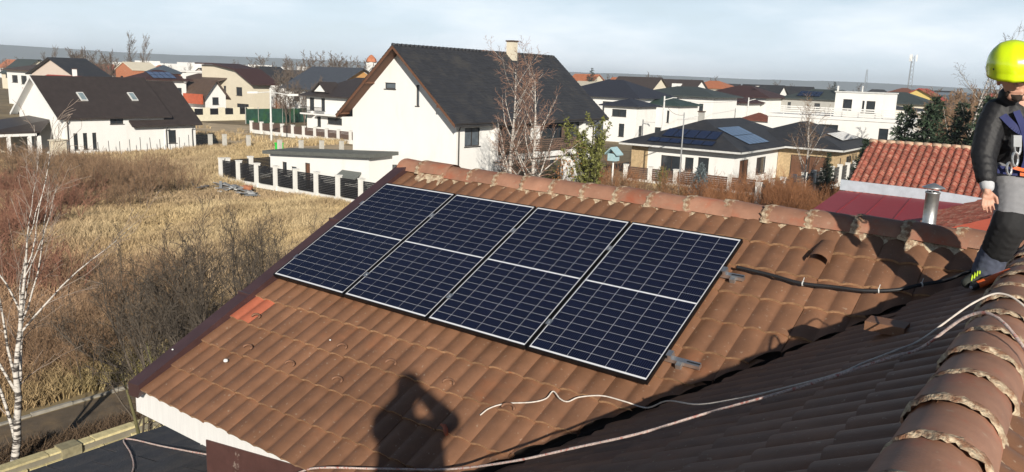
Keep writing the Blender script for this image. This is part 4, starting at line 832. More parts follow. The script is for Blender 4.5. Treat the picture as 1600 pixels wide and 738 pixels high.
# small gable: slope faces -X, verge towards the camera
sg0 = Vector((2.45, -1.2, 5.05)); gs = .42
mb = MB(); mb.prism([(2.35, -1.2, 4.98), (7.5, -1.2, 4.98 + 5.15 * gs), (7.5, 5.5, 4.98 + 5.15 * gs), (2.35, 5.5, 4.98)], (0, 0, -.1)); ts = mb.build('roof', clay_m, ext)
MG = Matrix(((0, math.cos(math.atan(gs)), -math.sin(math.atan(gs))), (-1, 0, 0), (0, math.sin(math.atan(gs)), math.cos(math.atan(gs))))).to_4x4()
for r in range(11):
    for c in range(22):
        x = 2.3 + r * .345 * math.cos(math.atan(gs)); y = 5.4 - c * .30
        if y - .3 < -1.22: continue
        link('tile', PAN, ts, Matrix.Translation((x, y, 5.0 + (x - 2.3) * gs)) @ MG @ Matrix.Rotation(rng.gauss(0, .012), 4, 'Z'))
mb = MB(); mb.prism([(2.25, -1.3, 4.80), (7.5, -1.3, 4.80 + 5.25 * gs), (7.5, -1.3, 5.08 + 5.25 * gs), (2.25, -1.3, 5.08)], (0, .06, 0)); mb.build('verge_board', RM('brick_red_board', (.36, .075, .045)), ext)
mb = MB(); mb.prism([(2.5, -1.1, 0), (7.5, -1.1, 0), (7.5, -1.1, 4.75 + 5.0 * gs), (2.5, -1.1, 4.78)], (0, 6, 0)); mb.build('wall', peach_m, ext)
# flue
fl = empty('steel_flue', (-3.0, 20, 4.9), 'shiny steel flue pipe with conical cowl in front of the red roof', 'flue')
mb = MB(); mb.lathe([(.145, 0), (.145, .62), (.152, .63), (.152, .70), (.145, .71), (.145, 1.36), (.158, 1.37), (.158, 1.41), (.14, 1.41), (.14, 1.0)], 24); mb.build('pipe', steel_m, fl, None, True)
mb = MB(); mb.lathe([(.22, 1.49), (.235, 1.49), (.235, 1.505), (.12, 1.56), (.02, 1.60), (.001, 1.60)], 24); mb.lathe([(.22, 1.49), (.001, 1.53)], 24); mb.build('cowl', steel_m, fl, None, True)
mb = MB(); [mb.tube([(.135 * math.cos(a), .135 * math.sin(a), 1.38), (.15 * math.cos(a), .15 * math.sin(a), 1.51)], .01, 5) for a in (.5, 2.6, 4.7)]; mb.build('cowl_strut', steel_m, fl)
mb = MB(); mb.lathe([(.30, .0), (.20, .03), (.146, .07)], 20); mb.build('flashing_collar', M('pale_lead', (.5, .5, .5), .6), fl)
# --- modern white house
mw = empty('modern_white_house', (-33.4, 97, 0), 'modern white flat-roofed house with roof terrace railing', 'house')
walls(mw, 0, 0, 16.3, 12, 5.0, white_m, [('S', 4.2, 3.0, 4.7, 4.3), ('S', 6.0, 2.9, 8.2, 4.4), ('S', 12.6, 2.4, 13.6, 4.3), ('E', 2, 1, 4, 2.6), ('S', 2.0, .8, 3.2, 2.3)])
mb = MB(); mb.box(-.1, 16.4, -.1, 12.1, 5.0, 5.35); mb.build('roof', white_m, mw)
for k in range(4): mb = MB(); mb.box(-.05, 16.35, -.06, -.02, 5.48 + k * .24, 5.62 + k * .24); mb.build('railing_slat', white_m, mw)
for k in range(10): mb = MB(); mb.box(k * 1.81 - .04, k * 1.81 + .04, -.01, .05, 5.36, 6.35); mb.build('railing_post', white_m, mw)
for k in range(4): mb = MB(); mb.box(16.31, 16.35, .1, 12, 5.48 + k * .24, 5.62 + k * .24); mb.build('railing_slat', white_m, mw)
walls(mw, 7.3, .9, 5.2, 7, 2.75, white_m, [('S', .9, .7, 1.9, 2.0), ('S', 3.0, .6, 3.25, 1.9), ('S', 3.45, .6, 4.4, 1.9)], z0=5.35)
mb = MB(); mb.box(7.2, 12.6, .8, 8.0, 8.1, 8.25); mb.build('penthouse_roof', framew_m, mw); pipe(mw, [(9.9, 2.0, 8.2), (9.9, 2.0, 8.9)], .08, framew_m, 'vent_pipe')
# --- the other houses (a0, b0, w, d, eave, ridge)
W_ = lambda *q: q
o = simple_house('pink_gabled_house', 'pale pink house with broad dark gable roof far left near the hills', -160.5, 68, 17, 5, 6.2, 9.0, 'y', pink_m, slate_m, [('S', 5, 5.2, 7.2, 6.9 - .9), ('S', 12.5, 4.0, 14, 5.8), ('S', 3, 1, 5, 2.6)], .8)
o = simple_house('white_flat_house', 'white two-storey block left of the pale pink gabled house', -176.0, 70, 10, 9, 6.5, 8.2, 'shed', white_m, brown2_m, [('S', 2, 4.2, 4.6, 5.6), ('S', 6, 1, 8, 2.6), ('S', 6, 4, 8.5, 5.6)], .8)
o = simple_house('red_solar_house', 'small house with red roof and one blue solar module below the pale pink house', -139.0, 58, 12, 7, 4.3, 6.2, 'x', white_m, red_r, [('S', 2, 1.5, 4, 3)], .5); pv(o, (7.4, .6, 4.75), (1, 0, 0), (0, 3.5, 1.9), 3, 2, 1, 1.2, pvbright_m); chimney(o, 8.6, 3.5, 5, 7.4, .25)
o = simple_house('bare_brick_house', 'unfinished bare brick house with pale gable edge', -149.6, 78, 6.0, 5, 7.4, 8.7, 'y', brick_m, beige_m, [('S', 1.5, 5, 2.5, 6.3)], .15)
o = simple_house('blue_roofed_brick_wing', 'blue-grey roofed wing right of the bare brick house', -143.4, 80.5, 4.6, 4, 7.0, 8.5, 'hip', brick_m, bluegrey_m, [('S', 1.0, 4.6, 2.0, 6.2), ('S', 2.8, 4.6, 3.8, 6.2)], .4)
o = simple_house('white_solar_house', 'white house with chestnut hip roof and blue solar modules behind the attic house', -129.8, 70, 5.4, 6.6, 6.1, 7.7, 'hip', white_m, chest_m, [('S', 1.5, 3.6, 2.6, 4.9), ('E', 1.2, 3.4, 2.4, 5.2), ('E', 4.4, 3.6, 5.8, 4.9)], .8); pv(o, (5.9, .6, 6.35), (0, 1, 0), (-4, 0, 1.7), 4, 2, 1, 1.2, pvbright_m); chimney(o, 5.6, 6.2, 5.8, 7.4, .2)
o = simple_house('long_white_hall', 'long low white hall behind the solar house', -197, 110, 15, 10, 7.0, 7.4, 'flat', white_m, white_m, [('S', 2, 4, 4, 5.4)])
# beige house with mono-pitch roofs
bh = empty('beige_house', (-137.5, 86, 0), 'beige two-storey house with dark brown stepped shed roofs', 'house')
walls(bh, 0, 2, 15.0, 4, 6.0, beige_m, [('S', 10.4, 3.6, 12.2, 5.1), ('S', 6.6, 3.6, 7.4, 5.2), ('S', 10.5, .4, 14, 2.2)])
mb = MB(); mb.quad((0, 2, 6), (15, 2, 6), (11, 2, 8.1), (4.5, 2, 8.9), (0, 2, 8.9)); mb.build('gable', beige_m, bh); mb = MB(); mb.quad((15, 6, 6), (0, 6, 6), (0, 6, 8.9), (4.5, 6, 8.9), (11, 6, 8.1)); mb.quad((0, 6, 6), (0, 2, 6), (0, 2, 8.9), (0, 6, 8.9)); mb.build('gable', beige_m, bh)
mb = MB(); sec = [(-1, 8.95), (4.5, 8.95), (11, 8.1), (16.2, 5.6)]
mb.add([(x, 1.2, z) for x, z in sec] + [(x, 1.2, z + .25) for x, z in sec] + [(x, 7, z) for x, z in sec] + [(x, 7, z + .25) for x, z in sec], [(i, i + 1, 5 + i, 4 + i) for i in range(3)] + [(4 + i, 5 + i, 13 + i, 12 + i) for i in range(3)] + [(3, 11, 15, 7)]); mb.build('roof', chest_m, bh)
walls(bh, -6.5, -1, 11.5, 8, 5.2, beige_m, [('S', 8.0, 2.6, 9.0, 4.0)]); mb = MB(); mb.prism([(-7.2, -2, 5.0), (5.6, -2, 5.0), (8.6, 3.4, 6.9), (-4.4, 4.0, 7.0)], (0, 0, .2)); mb.build('lower_roof', brown2_m, bh)
o = simple_house('red_balcony_house', 'small house with brown roof and orange-red balcony front', -125.5, 76.5, 6.6, 3.8, 3.9, 6.2, 'x', white_m, brown2_m, [('E', 1.3, 2.4, 2.5, 3.6)], .6)
mb = MB(); mb.box(2.2, 7.4, -1.2, -.9, 2.5, 4.1); mb.build('balcony', RM('orange_red_panel', (.42, .09, .04)), o); mb = MB(); mb.box(2.6, 7.2, -1.1, -.9, .3, 1.6); mb.build('awning', RM('orange_red_panel', (.42, .09, .04)), o)
o = simple_house('white_far_house', 'white house with grey gable roof beside the tall bare trees', -152, 108, 9.5, 4.5, 6.2, 8.8, 'y', white_m, slate_m, [('S', 4.0, 5.0, 5.2, 6.1), ('S', 6.3, 4.9, 7.2, 6.1), ('S', 3, 2, 5, 3.6)], .8)
o = simple_house('timber_gabled_house', 'house with wide slate-blue roof and yellow timber gable', -115.5, 90, 11.5, 13, 5.7, 9.0, 'x', white_m, RM('slate_blue_roof', (.062, .070, .085)), [('S', 2, 3.3, 3.5, 4.8), ('S', 5, 3.3, 6.5, 4.8)], .9)
mb = MB(); mb.quad((11.53, 0, 5.72), (11.53, 13, 5.72), (11.53, 6.5, 8.9)); mb.build('gable_cladding', woodlight_m, o)
o = simple_house('flat_dark_roof_house', 'long dark-roofed house just behind the yellow timber gable', -120, 118, 15, 10, 7.0, 9.3, 'x', white_m, slate_m, [('E', 3, 3, 5, 5)], .5)
bl = simple_house('balcony_house', 'white house with brown hip roof and balconies half hidden by the big gable', -93.0, 76, 14, 10, 4.9, 7.7, 'hip', white_m, brownroof_m, [('S', 3.1, 2.9, 3.9, 4.7, 'd'), ('S', 2.2, .7, 3.0, 2.1), ('S', 4.4, 1.2, 7.4, 2.1), ('S', .6, 2.9, 1.6, 4.7)], .8)
mb = MB(); mb.box(-.2, 2.0, -1.1, -.002, 2.35, 2.55); mb.box(2.7, 7.5, -1.1, -.002, 2.35, 2.55); mb.build('balcony_slab', white_m, bl)
for k in range(28): mb = MB(); x = -.15 + k * .16 if k < 14 else 2.75 + (k - 14) * .16; mb.box(x, x + .03, -1.08, -1.05, 2.56, 3.4); mb.build('baluster', framed_m, bl)
mb = MB(); mb.box(-.2, 2.0, -1.1, -1.03, 3.4, 3.46); mb.box(2.7, 5.0, -1.1, -1.03, 3.4, 3.46); mb.build('handrail', framed_m, bl)
mb = MB(); mb.quad((2.0, -.3, 5.6), (4.6, -.3, 5.6), (3.3, -.3, 6.6)); mb.build('dormer_front', white_m, bl); mb = MB(); mb.prism([(1.7, -.6, 5.45), (3.3, -.6, 6.85), (3.3, 2.6, 6.85), (1.7, 2.6, 5.45)], (0, 0, .12)); mb.prism([(4.9, -.6, 5.45), (4.9, 2.6, 5.45), (3.3, 2.6, 6.85), (3.3, -.6, 6.85)], (0, 0, .12)); mb.build('dormer_roof', brownroof_m, bl)
tw = empty('white_tower', (-159.4, 150, 0), 'slim white tower with orange cap behind the big gable', 'tower'); mb = MB(); mb.box(0, 1.9, 0, 1.9, 0, 11.2); mb.build('shaft', white_m, tw); mb = MB(); mb.lathe([(1.5, 11.2), (1.2, 12.0), (.5, 12.8), (.01, 13.1)], 8, (.95, .95, 0)); mb.build('cap', orange_r, tw)
# right-hand cluster
o = simple_house('slate_hip_house', 'white house with wide dark slate hip roof right of the big house', -71.5, 108, 14.5, 12, 6.0, 8.7, 'hip', white_m, RM('blue_black_roof', (.028, .030, .042)), [('S', 8.6, 3.4, 10.4, 5.4), ('S', 3, 3.4, 4.5, 5)], .7)
o = simple_house('slate_porch_block', 'small white block with little dark hip roof and wide window', -58.5, 101, 5.2, 6, 5.0, 6.1, 'hip', white_m, RM('blue_black_roof', (.028, .030, .042)), [('S', 1.3, 3.6, 3.6, 4.6), ('S', 2.5, .8, 3.4, 2.6), ('E', 1, 1, 2, 2.4)], .6)
o = simple_house('brown_gable_house', 'brown gable roof with cream gable behind the slate roofs', -91.5, 160, 10, 9, 6.6, 9.4, 'x', cream_m, RM('dark_umber_roof', (.055, .042, .038)), [('E', 3.8, 3, 5.4, 5)], .5)
o = simple_house('dormer_house', 'dark brown roof with white dormers behind the green roof', -93.0, 178, 13, 10, 6.4, 9.2, 'x', white_m, RM('dark_umber_roof', (.055, .042, .038)), [('S', 2, 3, 4, 5)], .5)
mb = MB(); mb.box(2.0, 4.6, -.5, 3, 6.9, 8.3); mb.box(8.2, 9.2, -.5, 3, 6.9, 8.4); mb.build('dormer', white_m, o); mb = MB(); mb.box(2.4, 4.2, -.53, -.505, 7.2, 8.1); mb.build('dormer_window', pane_m, o)
o = simple_house('green_roof_house', 'white house with broad grey-green hip roof', -64.5, 122, 13.5, 10, 6.4, 8.0, 'hip', white_m, green_m, [('S', 9, 3.2, 9.8, 5.6), ('S', 2, 3.5, 3.5, 5), ('S', 11.2, 3.2, 11.9, 5.4)], .8)
o = simple_house('green_porch_block', 'front block with small green hip roof and grey pillar', -60.8, 112, 8.6, 7, 5.1, 6.4, 'hip', white_m, RM('pine_green_roof', (.035, .060, .052)), [('S', 6.8, 2.6, 7.2, 4.4), ('S', 2.4, .6, 6.0, 1.8)], .6)
mb = MB(); mb.box(2.0, 2.7, -.35, -.01, 0, 5.05); mb.build('pillar', grey_m, o)
o = simple_house('chestnut_roof_house', 'white house with chestnut-brown hip roof and white satellite dish', -61.5, 142, 12, 10, 6.4, 8.5, 'hip', white_m, chest_m, [('S', 8.4, 3.2, 9.2, 5.4), ('S', 3, 3, 4.2, 5)], .8); mb = MB(); mb.lathe([(.01, 0), (.3, .06), (.42, .2)], 12, (9.4, 2.0, 8.3)); mb.build('dish', white_m, o)
o = simple_house('chestnut_porch_block', 'front block with small chestnut roof and grey pillar', -58.2, 134, 8.0, 7, 5.5, 6.9, 'hip', white_m, chest_m, [('S', 4.4, .6, 7.4, 2.0), ('S', 1.9, .8, 3.4, 2.0)], .7); mb = MB(); mb.box(.9, 1.6, -.35, -.01, 0, 5.45); mb.build('pillar', grey_m, o)
o = simple_house('twin_gable_house', 'charcoal roof with white gable just right of the chestnut roof', -66, 170, 8.5, 9, 5.8, 8.6, 'x', white_m, slate_m, [('E', 3.5, 3, 4.8, 5)], .4)
o = simple_house('twin_gable_house', 'second white gable under a charcoal roof, left of the solar-roofed grey house', -59.5, 176, 6.5, 8, 5.8, 8.5, 'x', white_m, slate_m, [('E', 3.2, 3, 4.4, 5)], .4)
o = simple_house('lean_to_house', 'dark charcoal lean-to roof in front of the twin white gables', -54, 150, 6.5, 7, 3.2, 6.6, 'shed', white_m, slate_m, [('S', 2, 1, 3, 2.4)], .6)
o = simple_house('grey_solar_house', 'grey house with green-grey roof and dark solar modules behind the terrace', -49.5, 150, 14, 9, 6.4, 8.3, 'hip', grey_m, green_m, [('S', 1.2, 4.6, 1.8, 5.8), ('S', 6, 4.6, 7, 5.8)], .5); pv(o, (2.6, .3, 6.9), (1, 0, 0), (0, 4.6, 1.6), 4, 2, 1, 1.3); chimney(o, 9.3, 2, 6, 9, .12, white_m, False)
o = simple_house('rust_porch', 'small rust-red porch roof beside the modern white house', -45.5, 120, 4.2, 4, 3.3, 4.5, 'hip', white_m, RM('rust_roof', (.16, .055, .035)), [('S', 1, .4, 3, 2.4)], .4)
o = simple_house('green_right_house', 'cream house with green-grey roof right of the modern white house', -36, 150, 11, 9, 6.3, 8.3, 'hip', cream_m, green_m, [('S', 3, 4, 4, 5.6), ('S', 7.5, 4, 8.5, 5.6)], .6)
o = simple_house('little_white_gable', 'small white gable with dark roof behind the terrace railing', -27.6, 112, 2.6, 6, 5.6, 7.4, 'y', white_m, slate_m, [('S', 1, 4.4, 1.6, 5.4)], .5); mb = MB(); mb.prism([(2.6, 0, 6.3), (8.5, 0, 5.9), (8.5, 5, 6.1), (2.6, 5, 6.5)], (0, 0, .15)); mb.build('side_roof', slate_m, o)
o = simple_house('yellow_gable_house', 'bright red roof with yellow gable on the right horizon', -37.5, 190, 7.5, 9, 7.0, 9.0, 'y', M('yellow_render', (.6, .46, .16), .85), red_r, [('S', 3, 4, 4.2, 5.5)], .6)
o = simple_house('brown_far_house', 'broad rust-brown roof left of the yellow gable', -46, 205, 11, 10, 6.8, 9.2, 'hip', beige_m, RM('rust_brown_roof', (.18, .075, .05)), [('S', 3, 4, 5, 5.6)], .5)
o = simple_house('flat_blue_hall', 'low blue-grey flat hall behind the bare birch on the right', -35.5, 210, 8.5, 10, 7.8, 8.5, 'flat', bluegrey_m, RM('pale_blue_roof', (.11, .14, .18)), [('S', 2, 5, 4, 6)])
o = simple_house('orange_roof_house', 'orange-roofed house left of the dark round conifer', -128.5, 200, 7.5, 9, 7.6, 10.0, 'x', beige_m, orange_r, [('S', 2, 4, 4, 5.5)], .5)
o = simple_house('orange_roof_house', 'small orange roof just right of the dark round conifer', -122.5, 212, 5, 8, 7.4, 9.4, 'x', beige_m, orange_r, [('S', 1.5, 4, 3, 5.5)], .4)
o = simple_house('orange_roof_house', 'wide orange hip roof above the chestnut roof', -109, 240, 13, 10, 7.2, 9.6, 'hip', beige_m, orange_r, [('S', 3, 4, 5, 5.5)], .6)
o = simple_house('sandy_hall', 'sandy low hall below the leftmost orange roof', -124, 190, 12, 9, 6.2, 8.0, 'shed', cream_m, beige_m, [('S', 3, 3, 5, 4.5)], .4)
mb = MB(); mb.quad((-103, 86, .01), (-86, 86, .01), (-86, 96, .01), (-103, 96, .01))
# far rows of small houses towards the horizon
FW = [white_m, white_m, beige_m, cream_m, pink_m, grey_m]; FR_ = [(red_r, 'red'), (slate_m, 'dark'), (brown2_m, 'brown'), (orange_r, 'orange'), (green_m, 'green-grey')]
dirv = lambda ang: Vector((math.sin(ang), math.cos(ang)))
cnt = 0
protos = {}
for k in range(86):
    az = R_(-36.2 + rng.uniform(-33, 33)); D = rng.uniform(230, 760); p = dirv(az) * D
    rmat, rn = FR_[rng.choice([0, 0, 1, 1, 2, 2, 3, 4])]; wi = rng.randrange(len(FW)); ax = rng.choice(['hip', 'x', 'y']); key = (rn, wi, ax)
    lab = {'red': 'tiny far-off house with a red roof near the horizon', 'dark': 'tiny far-off house with a dark roof near the horizon', 'brown': 'tiny far-off house with a brown roof near the horizon', 'orange': 'tiny far-off house with an orange roof near the horizon', 'green-grey': 'tiny far-off house with a green-grey roof near the horizon'}[rn]
    if key not in protos:
        o = simple_house('far_house', lab, 0, 0, rng.uniform(9, 14), rng.uniform(8, 11), rng.uniform(4.6, 6.2), rng.uniform(7.2, 8.8), ax, FW[wi], rmat, [('S', 2, 3.2, 3.4, 4.5), ('S', 5.5, 3.2, 7, 4.5), ('E', 3, 3.2, 4.4, 4.5)], .5, group='far houses with %s roofs' % rn); protos[key] = o
    else: o = copy_tree(protos[key])
    o.location = (p.x, p.y, 0); o.rotation_euler = (0, 0, rng.choice([0, 0, .15, -.2, .5]))
for k in range(16):   # pale block of flats row far left
    o = simple_house('far_white_block', 'tiny white far-off block in the row below the hills', -560 + k * 17 + rng.uniform(-3, 3), 290 + k * 6, rng.uniform(9, 15), 10, rng.uniform(5, 9), 9 + rng.uniform(0, 2.5), 'flat', white_m, white_m, [('S', 2, 3, 4, 5)], .2, group='row of white blocks below the hills')

# ------------------------------------------------------------------ fences, poles, small things
blackmetal = M('black_fence_metal', (.014, .014, .016), .45); post_m = M('white_fence_post', (.70, .69, .65), .85, .06, 3); brownmetal = M('brown_fence_metal', (.10, .062, .05), .6)
def slat_fence(name, label, p, q, n, h, slats, sm, pm_, pw=.32, base=.3, ps=None, cat='fence', close=False):
    p = Vector((*p, 0)); q = Vector((*q, 0)); root = empty(name, p, label, cat); d = (q - p); L = d.length; d.normalize(); s = Vector((-d.y, d.x, 0)); ang = math.atan2(d.y, d.x); root.rotation_euler = (0, 0, ang)
    bay = L / n; pmsh = None; smsh = None
    mb = MB(); mb.box(0, L, -.1, .1, 0, base); mb.build('plinth', pm_, root)
    for i in range(n + 1):
        if pmsh is None: mb = MB(); mb.box(-pw / 2, pw / 2, -pw / 2, pw / 2, 0, h); mb.box(-pw / 2 - .03, pw / 2 + .03, -pw / 2 - .03, pw / 2 + .03, h, h + .06); o = mb.build('post', pm_, root); pmsh = o.data
        else: o = link('post', pmsh, root)
        o.location = (i * bay, 0, 0)
    for i in range(n):
        for j in range(slats):
            z0 = base + .06; sp = (h - .1 - z0) / slats
            if smsh is None: mb = MB(); mb.box(pw / 2, bay - pw / 2, -.015, .015, 0, sp * (.86 if not close else .97)); o = mb.build('slat', sm, root); smsh = o.data
            else: o = link('slat', smsh, root)
            o.location = (i * bay, 0, z0 + j * sp)
    return root
slat_fence('slat_fence', 'black slat fence with white pillars in front of the garage', (-53.7, 35.7), (-34.0, 35.7), 9, 1.72, 11, blackmetal, post_m)
slat_fence('slat_fence', 'black slat side fence running back beside the garage', (-53.7, 36.2), (-53.7, 42.4), 3, 1.70, 11, blackmetal, post_m)
slat_fence('panel_fence', 'low white fence with brown panels along the track', (-92.4, 66.2), (-62, 66.0), 14, 1.55, 6, brownmetal, post_m, .36, .45)
wf = empty('white_wall_fence', (-116.2, 71.5, 0), 'cream wall with black inset panels beyond the track', 'wall')
mb = MB(); mb.box(-.15, .15, 0, 12.5, 0, .95)
for k in range(5): mb.box(-.15, .15, k * 2.75, k * 2.75 + 1.2, .95, 2.1)
mb.build('wall', M('cream_wall', (.70, .65, .50), .85, .05, 2), wf)
for k in range(4): mb = MB(); mb.box(-.05, .05, k * 2.75 + 1.2, k * 2.75 + 2.75, .97, 1.95); mb.build('panel', blackmetal, wf)
gf = empty('mesh_fence', (-107.5, 76.0, 0), 'dark green mesh-covered fence behind the street lamp', 'fence')
for k in range(8):
    mb = MB(); mb.box(-.04, .04, k * 2.3, k * 2.3 + 2.24, .05, 2.3); mb.build('mesh_panel', M('green_shade_net', (.018, .065, .045), .9, .35, 1.5, (.03, .10, .03), (.5, .65)), gf)
    mb = MB(); mb.box(-.05, .08, k * 2.3 - .05, k * 2.3 + .01, 0, 2.6); mb.build('post', grey_m, gf)
cpm = M('concrete_post', (.52, .50, .45), .9, .12, 4)
for k, (x, y, h) in enumerate(((-76.0, 49.3, 1.5), (-75.4, 50.6, 1.5), (-74.6, 53.0, 1.35), (-63.0, 48.2, 1.9), (-62.6, 50.4, 1.8), (-62.2, 52.6, 1.7), (-61.8, 54.8, 1.6), (-61.4, 57.0, 1.5))):
    mb = MB(); mb.box(x - .17, x + .17, y - .17, y + .17, 0, h); mb.box(x - .19, x + .19, y - .19, y + .19, h, h + .05)
    tag(mb.build('concrete_post', cpm), 'bare concrete gate post standing alone between the attic house and the garage', 'post', 'bare concrete posts')
root = empty('side_gate', (-76.3, 47.4, 0), 'black slatted gate by the corner of the white attic house', 'gate')
for j in range(8): mb = MB(); mb.box(-.02, .02, .1, 1.8, .15 + j * .17, .28 + j * .17); mb.build('slat', blackmetal, root)
for k in range(13):
    mb = MB(); x, y = -74.6 + rng.uniform(-.1, .1), 34.8 + k * 1.02; mb.tube([(x, y, 0), (x + rng.gauss(0, .04), y + rng.gauss(0, .04), 1.55 + rng.uniform(-.25, .15))], .028, 5)
    tag(mb.build('fence_stake', blackmetal), 'thin dark stake in the row along the white attic house', 'stake', 'row of stakes along the attic house')
# right garden fence of white posts
slat_fence('garden_fence', 'white-post garden fence with dark panels right of the brown thicket', (-19.0, 54.6), (-18.6, 84), 12, 1.9, 5, M('grey_fence_panel', (.07, .068, .065), .8), post_m, .34, .3)
slat_fence('garden_fence', 'brown slat fence with white posts in front of the bungalow', (-33.6, 62.4), (-19.2, 62.0), 6, 1.35, 6, brownmetal, post_m, .34, .2)
# street lamp
sl_ = empty('street_lamp', (-76.9, 57.7, 0), 'white street lamp pole with two lamp arms beside the track', 'street lamp')
lampm = M('pale_steel_pole', (.62, .62, .60), .5); mb = MB(); mb.tube([(0, 0, 0), (0, 0, 6.4)], [.13, .08], 10); mb.build('pole', lampm, sl_)
mb = MB(); mb.tube([(-1.5, -1.1, 5.75), (0, 0, 5.95), (2.1, 1.5, 5.6)], .045, 6); mb.build('arm', lampm, sl_)
for s_, z in ((-1, 5.68), (1, 5.55)): mb = MB(); c = (-1.6, -1.2) if s_ < 0 else (2.1, 1.5); mb.prism([(c[0] - .5, c[1] - .38, z), (c[0] + .5, c[1] + .30, z + .05), (c[0] + .42, c[1] + .46, z + .05), (c[0] - .58, c[1] - .22, z)], (0, 0, .22)); mb.build('lamp_head', lampm, sl_)
mb = MB(); mb.box(.3, .85, -.3, .3, .15, 1.1); mb.box(.26, .89, -.34, .34, 1.1, 1.2); gb = mb.build('wheelie_bin', M('bright_green_plastic', (.03, .55, .06), .5)); gb.location = (-68.0, 51.5, 0); tag(gb, 'bright green wheelie bin standing behind the garage roof', 'bin')
for k, (x, y, h, lab) in enumerate(((-118, 44.5, 8.6, 'white concrete pole at the far left edge'), (-47.0, 96.5, 6.8, 'white lamp pole in front of the green-roofed block'), (-47.5, 128, 6.6, 'concrete utility pole by the chestnut-roofed house'), (-26.5, 58, 6.3, 'thin grey pole in front of the bungalow'))):
    root = empty('utility_pole', (x, y, 0), lab, 'pole'); mb = MB(); mb.tube([(0, 0, 0), (0, 0, h)], [.16, .10] if k != 3 else [.07, .05], 8); mb.build('pole', lampm if k != 3 else steel_m, root)
    mb = MB(); mb.tube([(0, 0, h - .5), (.9, .6, h - .2)], .05, 6); mb.box(.8, 1.4, .5, .75, h - .22, h - .12) if k == 1 else None; mb.build('arm', lampm, root)
# wires
for k, (a, b) in enumerate((((-47.0, 96.5, 6.5), (-47.5, 128, 6.4)), ((-26.5, 58, 6.1), (-47.0, 96.5, 6.2)))):
    a = Vector(a); b = Vector(b); mb = MB(); mb.tube([a.lerp(b, t / 10) - UP * (1.6 * (t / 10) * (1 - t / 10) * 4 * .35) for t in range(11)], .018, 4); tag(mb.build('overhead_wire', black_m), ('overhead wire between the lamp pole and the concrete utility pole', 'overhead wire above the bungalow towards the lamp pole')[k], 'wire')
# radio masts
mast_m = M('dull_mast_steel', (.20, .21, .22), .7)
ms_ = empty('radio_mast', (-46.5, 247, 0), 'grey radio mast with panel antennas on the right horizon', 'mast')
for a in range(3): mb = MB(); c = (math.cos(a * 2.094), math.sin(a * 2.094)); mb.tube([(c[0] * .9, c[1] * .9, 0), (c[0] * .45, c[1] * .45, 18.2)], .06, 5); mb.build('leg', mast_m, ms_)
mb = MB()
for k in range(16):
    z0, z1 = k * 1.12, (k + 1) * 1.12; r0, r1 = .9 - .45 * z0 / 18, .9 - .45 * z1 / 18
    for a in range(3): mb.tube([(r0 * math.cos(a * 2.094), r0 * math.sin(a * 2.094), z0), (r1 * math.cos((a + 1) * 2.094), r1 * math.sin((a + 1) * 2.094), z1)], .035, 4)
mb.build('bracing', mast_m, ms_)
for a in range(3): mb = MB(); c = (1.0 * math.cos(a * 2.094 + .4), 1.0 * math.sin(a * 2.094 + .4)); mb.box(c[0] - .14, c[0] + .14, c[1] - .1, c[1] + .1, 16.6, 18.4); mb.build('antenna', white_m, ms_)
ms2 = empty('radio_mast', (-108, 460, 0), 'faint lattice mast left of the taller radio mast', 'mast')
mb = MB()
for a in range(3): mb.tube([(1.6 * math.cos(a * 2.094), 1.6 * math.sin(a * 2.094), 0), (.3 * math.cos(a * 2.094), .3 * math.sin(a * 2.094), 19)], .09, 4)
for k in range(10): mb.tube([(1.6 - .13 * k, 0, k * 1.9), (-.8 + .06 * k, 1.3 - .1 * k, k * 1.9 + 1.9), (1.6 - .13 * k - .1, 0, k * 1.9 + 1.9)], .06, 3)
mb.build('lattice', steel_m, ms2)
# rubble heap: loose boards and slabs in the grass
rub = [M('weathered_board', (.30, .29, .28), .85, .25, 5), M('grey_slab', (.20, .21, .22), .85, .2, 5), M('white_sheet', (.62, .62, .60), .8)]
for k in range(34):
    x = -48.8 + rng.gauss(0, 1.5); y = 33.0 + rng.gauss(0, .5) + (x + 48.8) * .06; L = rng.uniform(.7, 2.0); w = rng.uniform(.12, .45); mb = MB(); mb.box(-L / 2, L / 2, -w / 2, w / 2, -.02, .03)
    o = mb.build('board', rub[rng.choice([0, 0, 1, 1, 2])]); o.location = (x, y, .12 + .5 * max(0, 1 - abs(x + 48.8) / 2.6) * rng.random()); o.rotation_euler = (rng.gauss(0, .18), rng.gauss(0, .15), rng.gauss(0, .6)); tag(o, 'weathered plank or slab in the rubble heap before the black fence', 'plank', 'rubble heap planks')
for k in range(4):
    mb = MB(); mb.box(-.25, .25, -.12, .12, -.1, .1); o = mb.build('brick_block', brick_m); o.location = (-47.2 + rng.gauss(0, .3), 33.3 + rng.gauss(0, .2), .35 + rng.uniform(0, .15)); o.rotation_euler = (rng.gauss(0, .3), rng.gauss(0, .3), rng.random()); tag(o, 'orange hollow brick on the rubble heap', 'brick', 'bricks on the rubble heap')
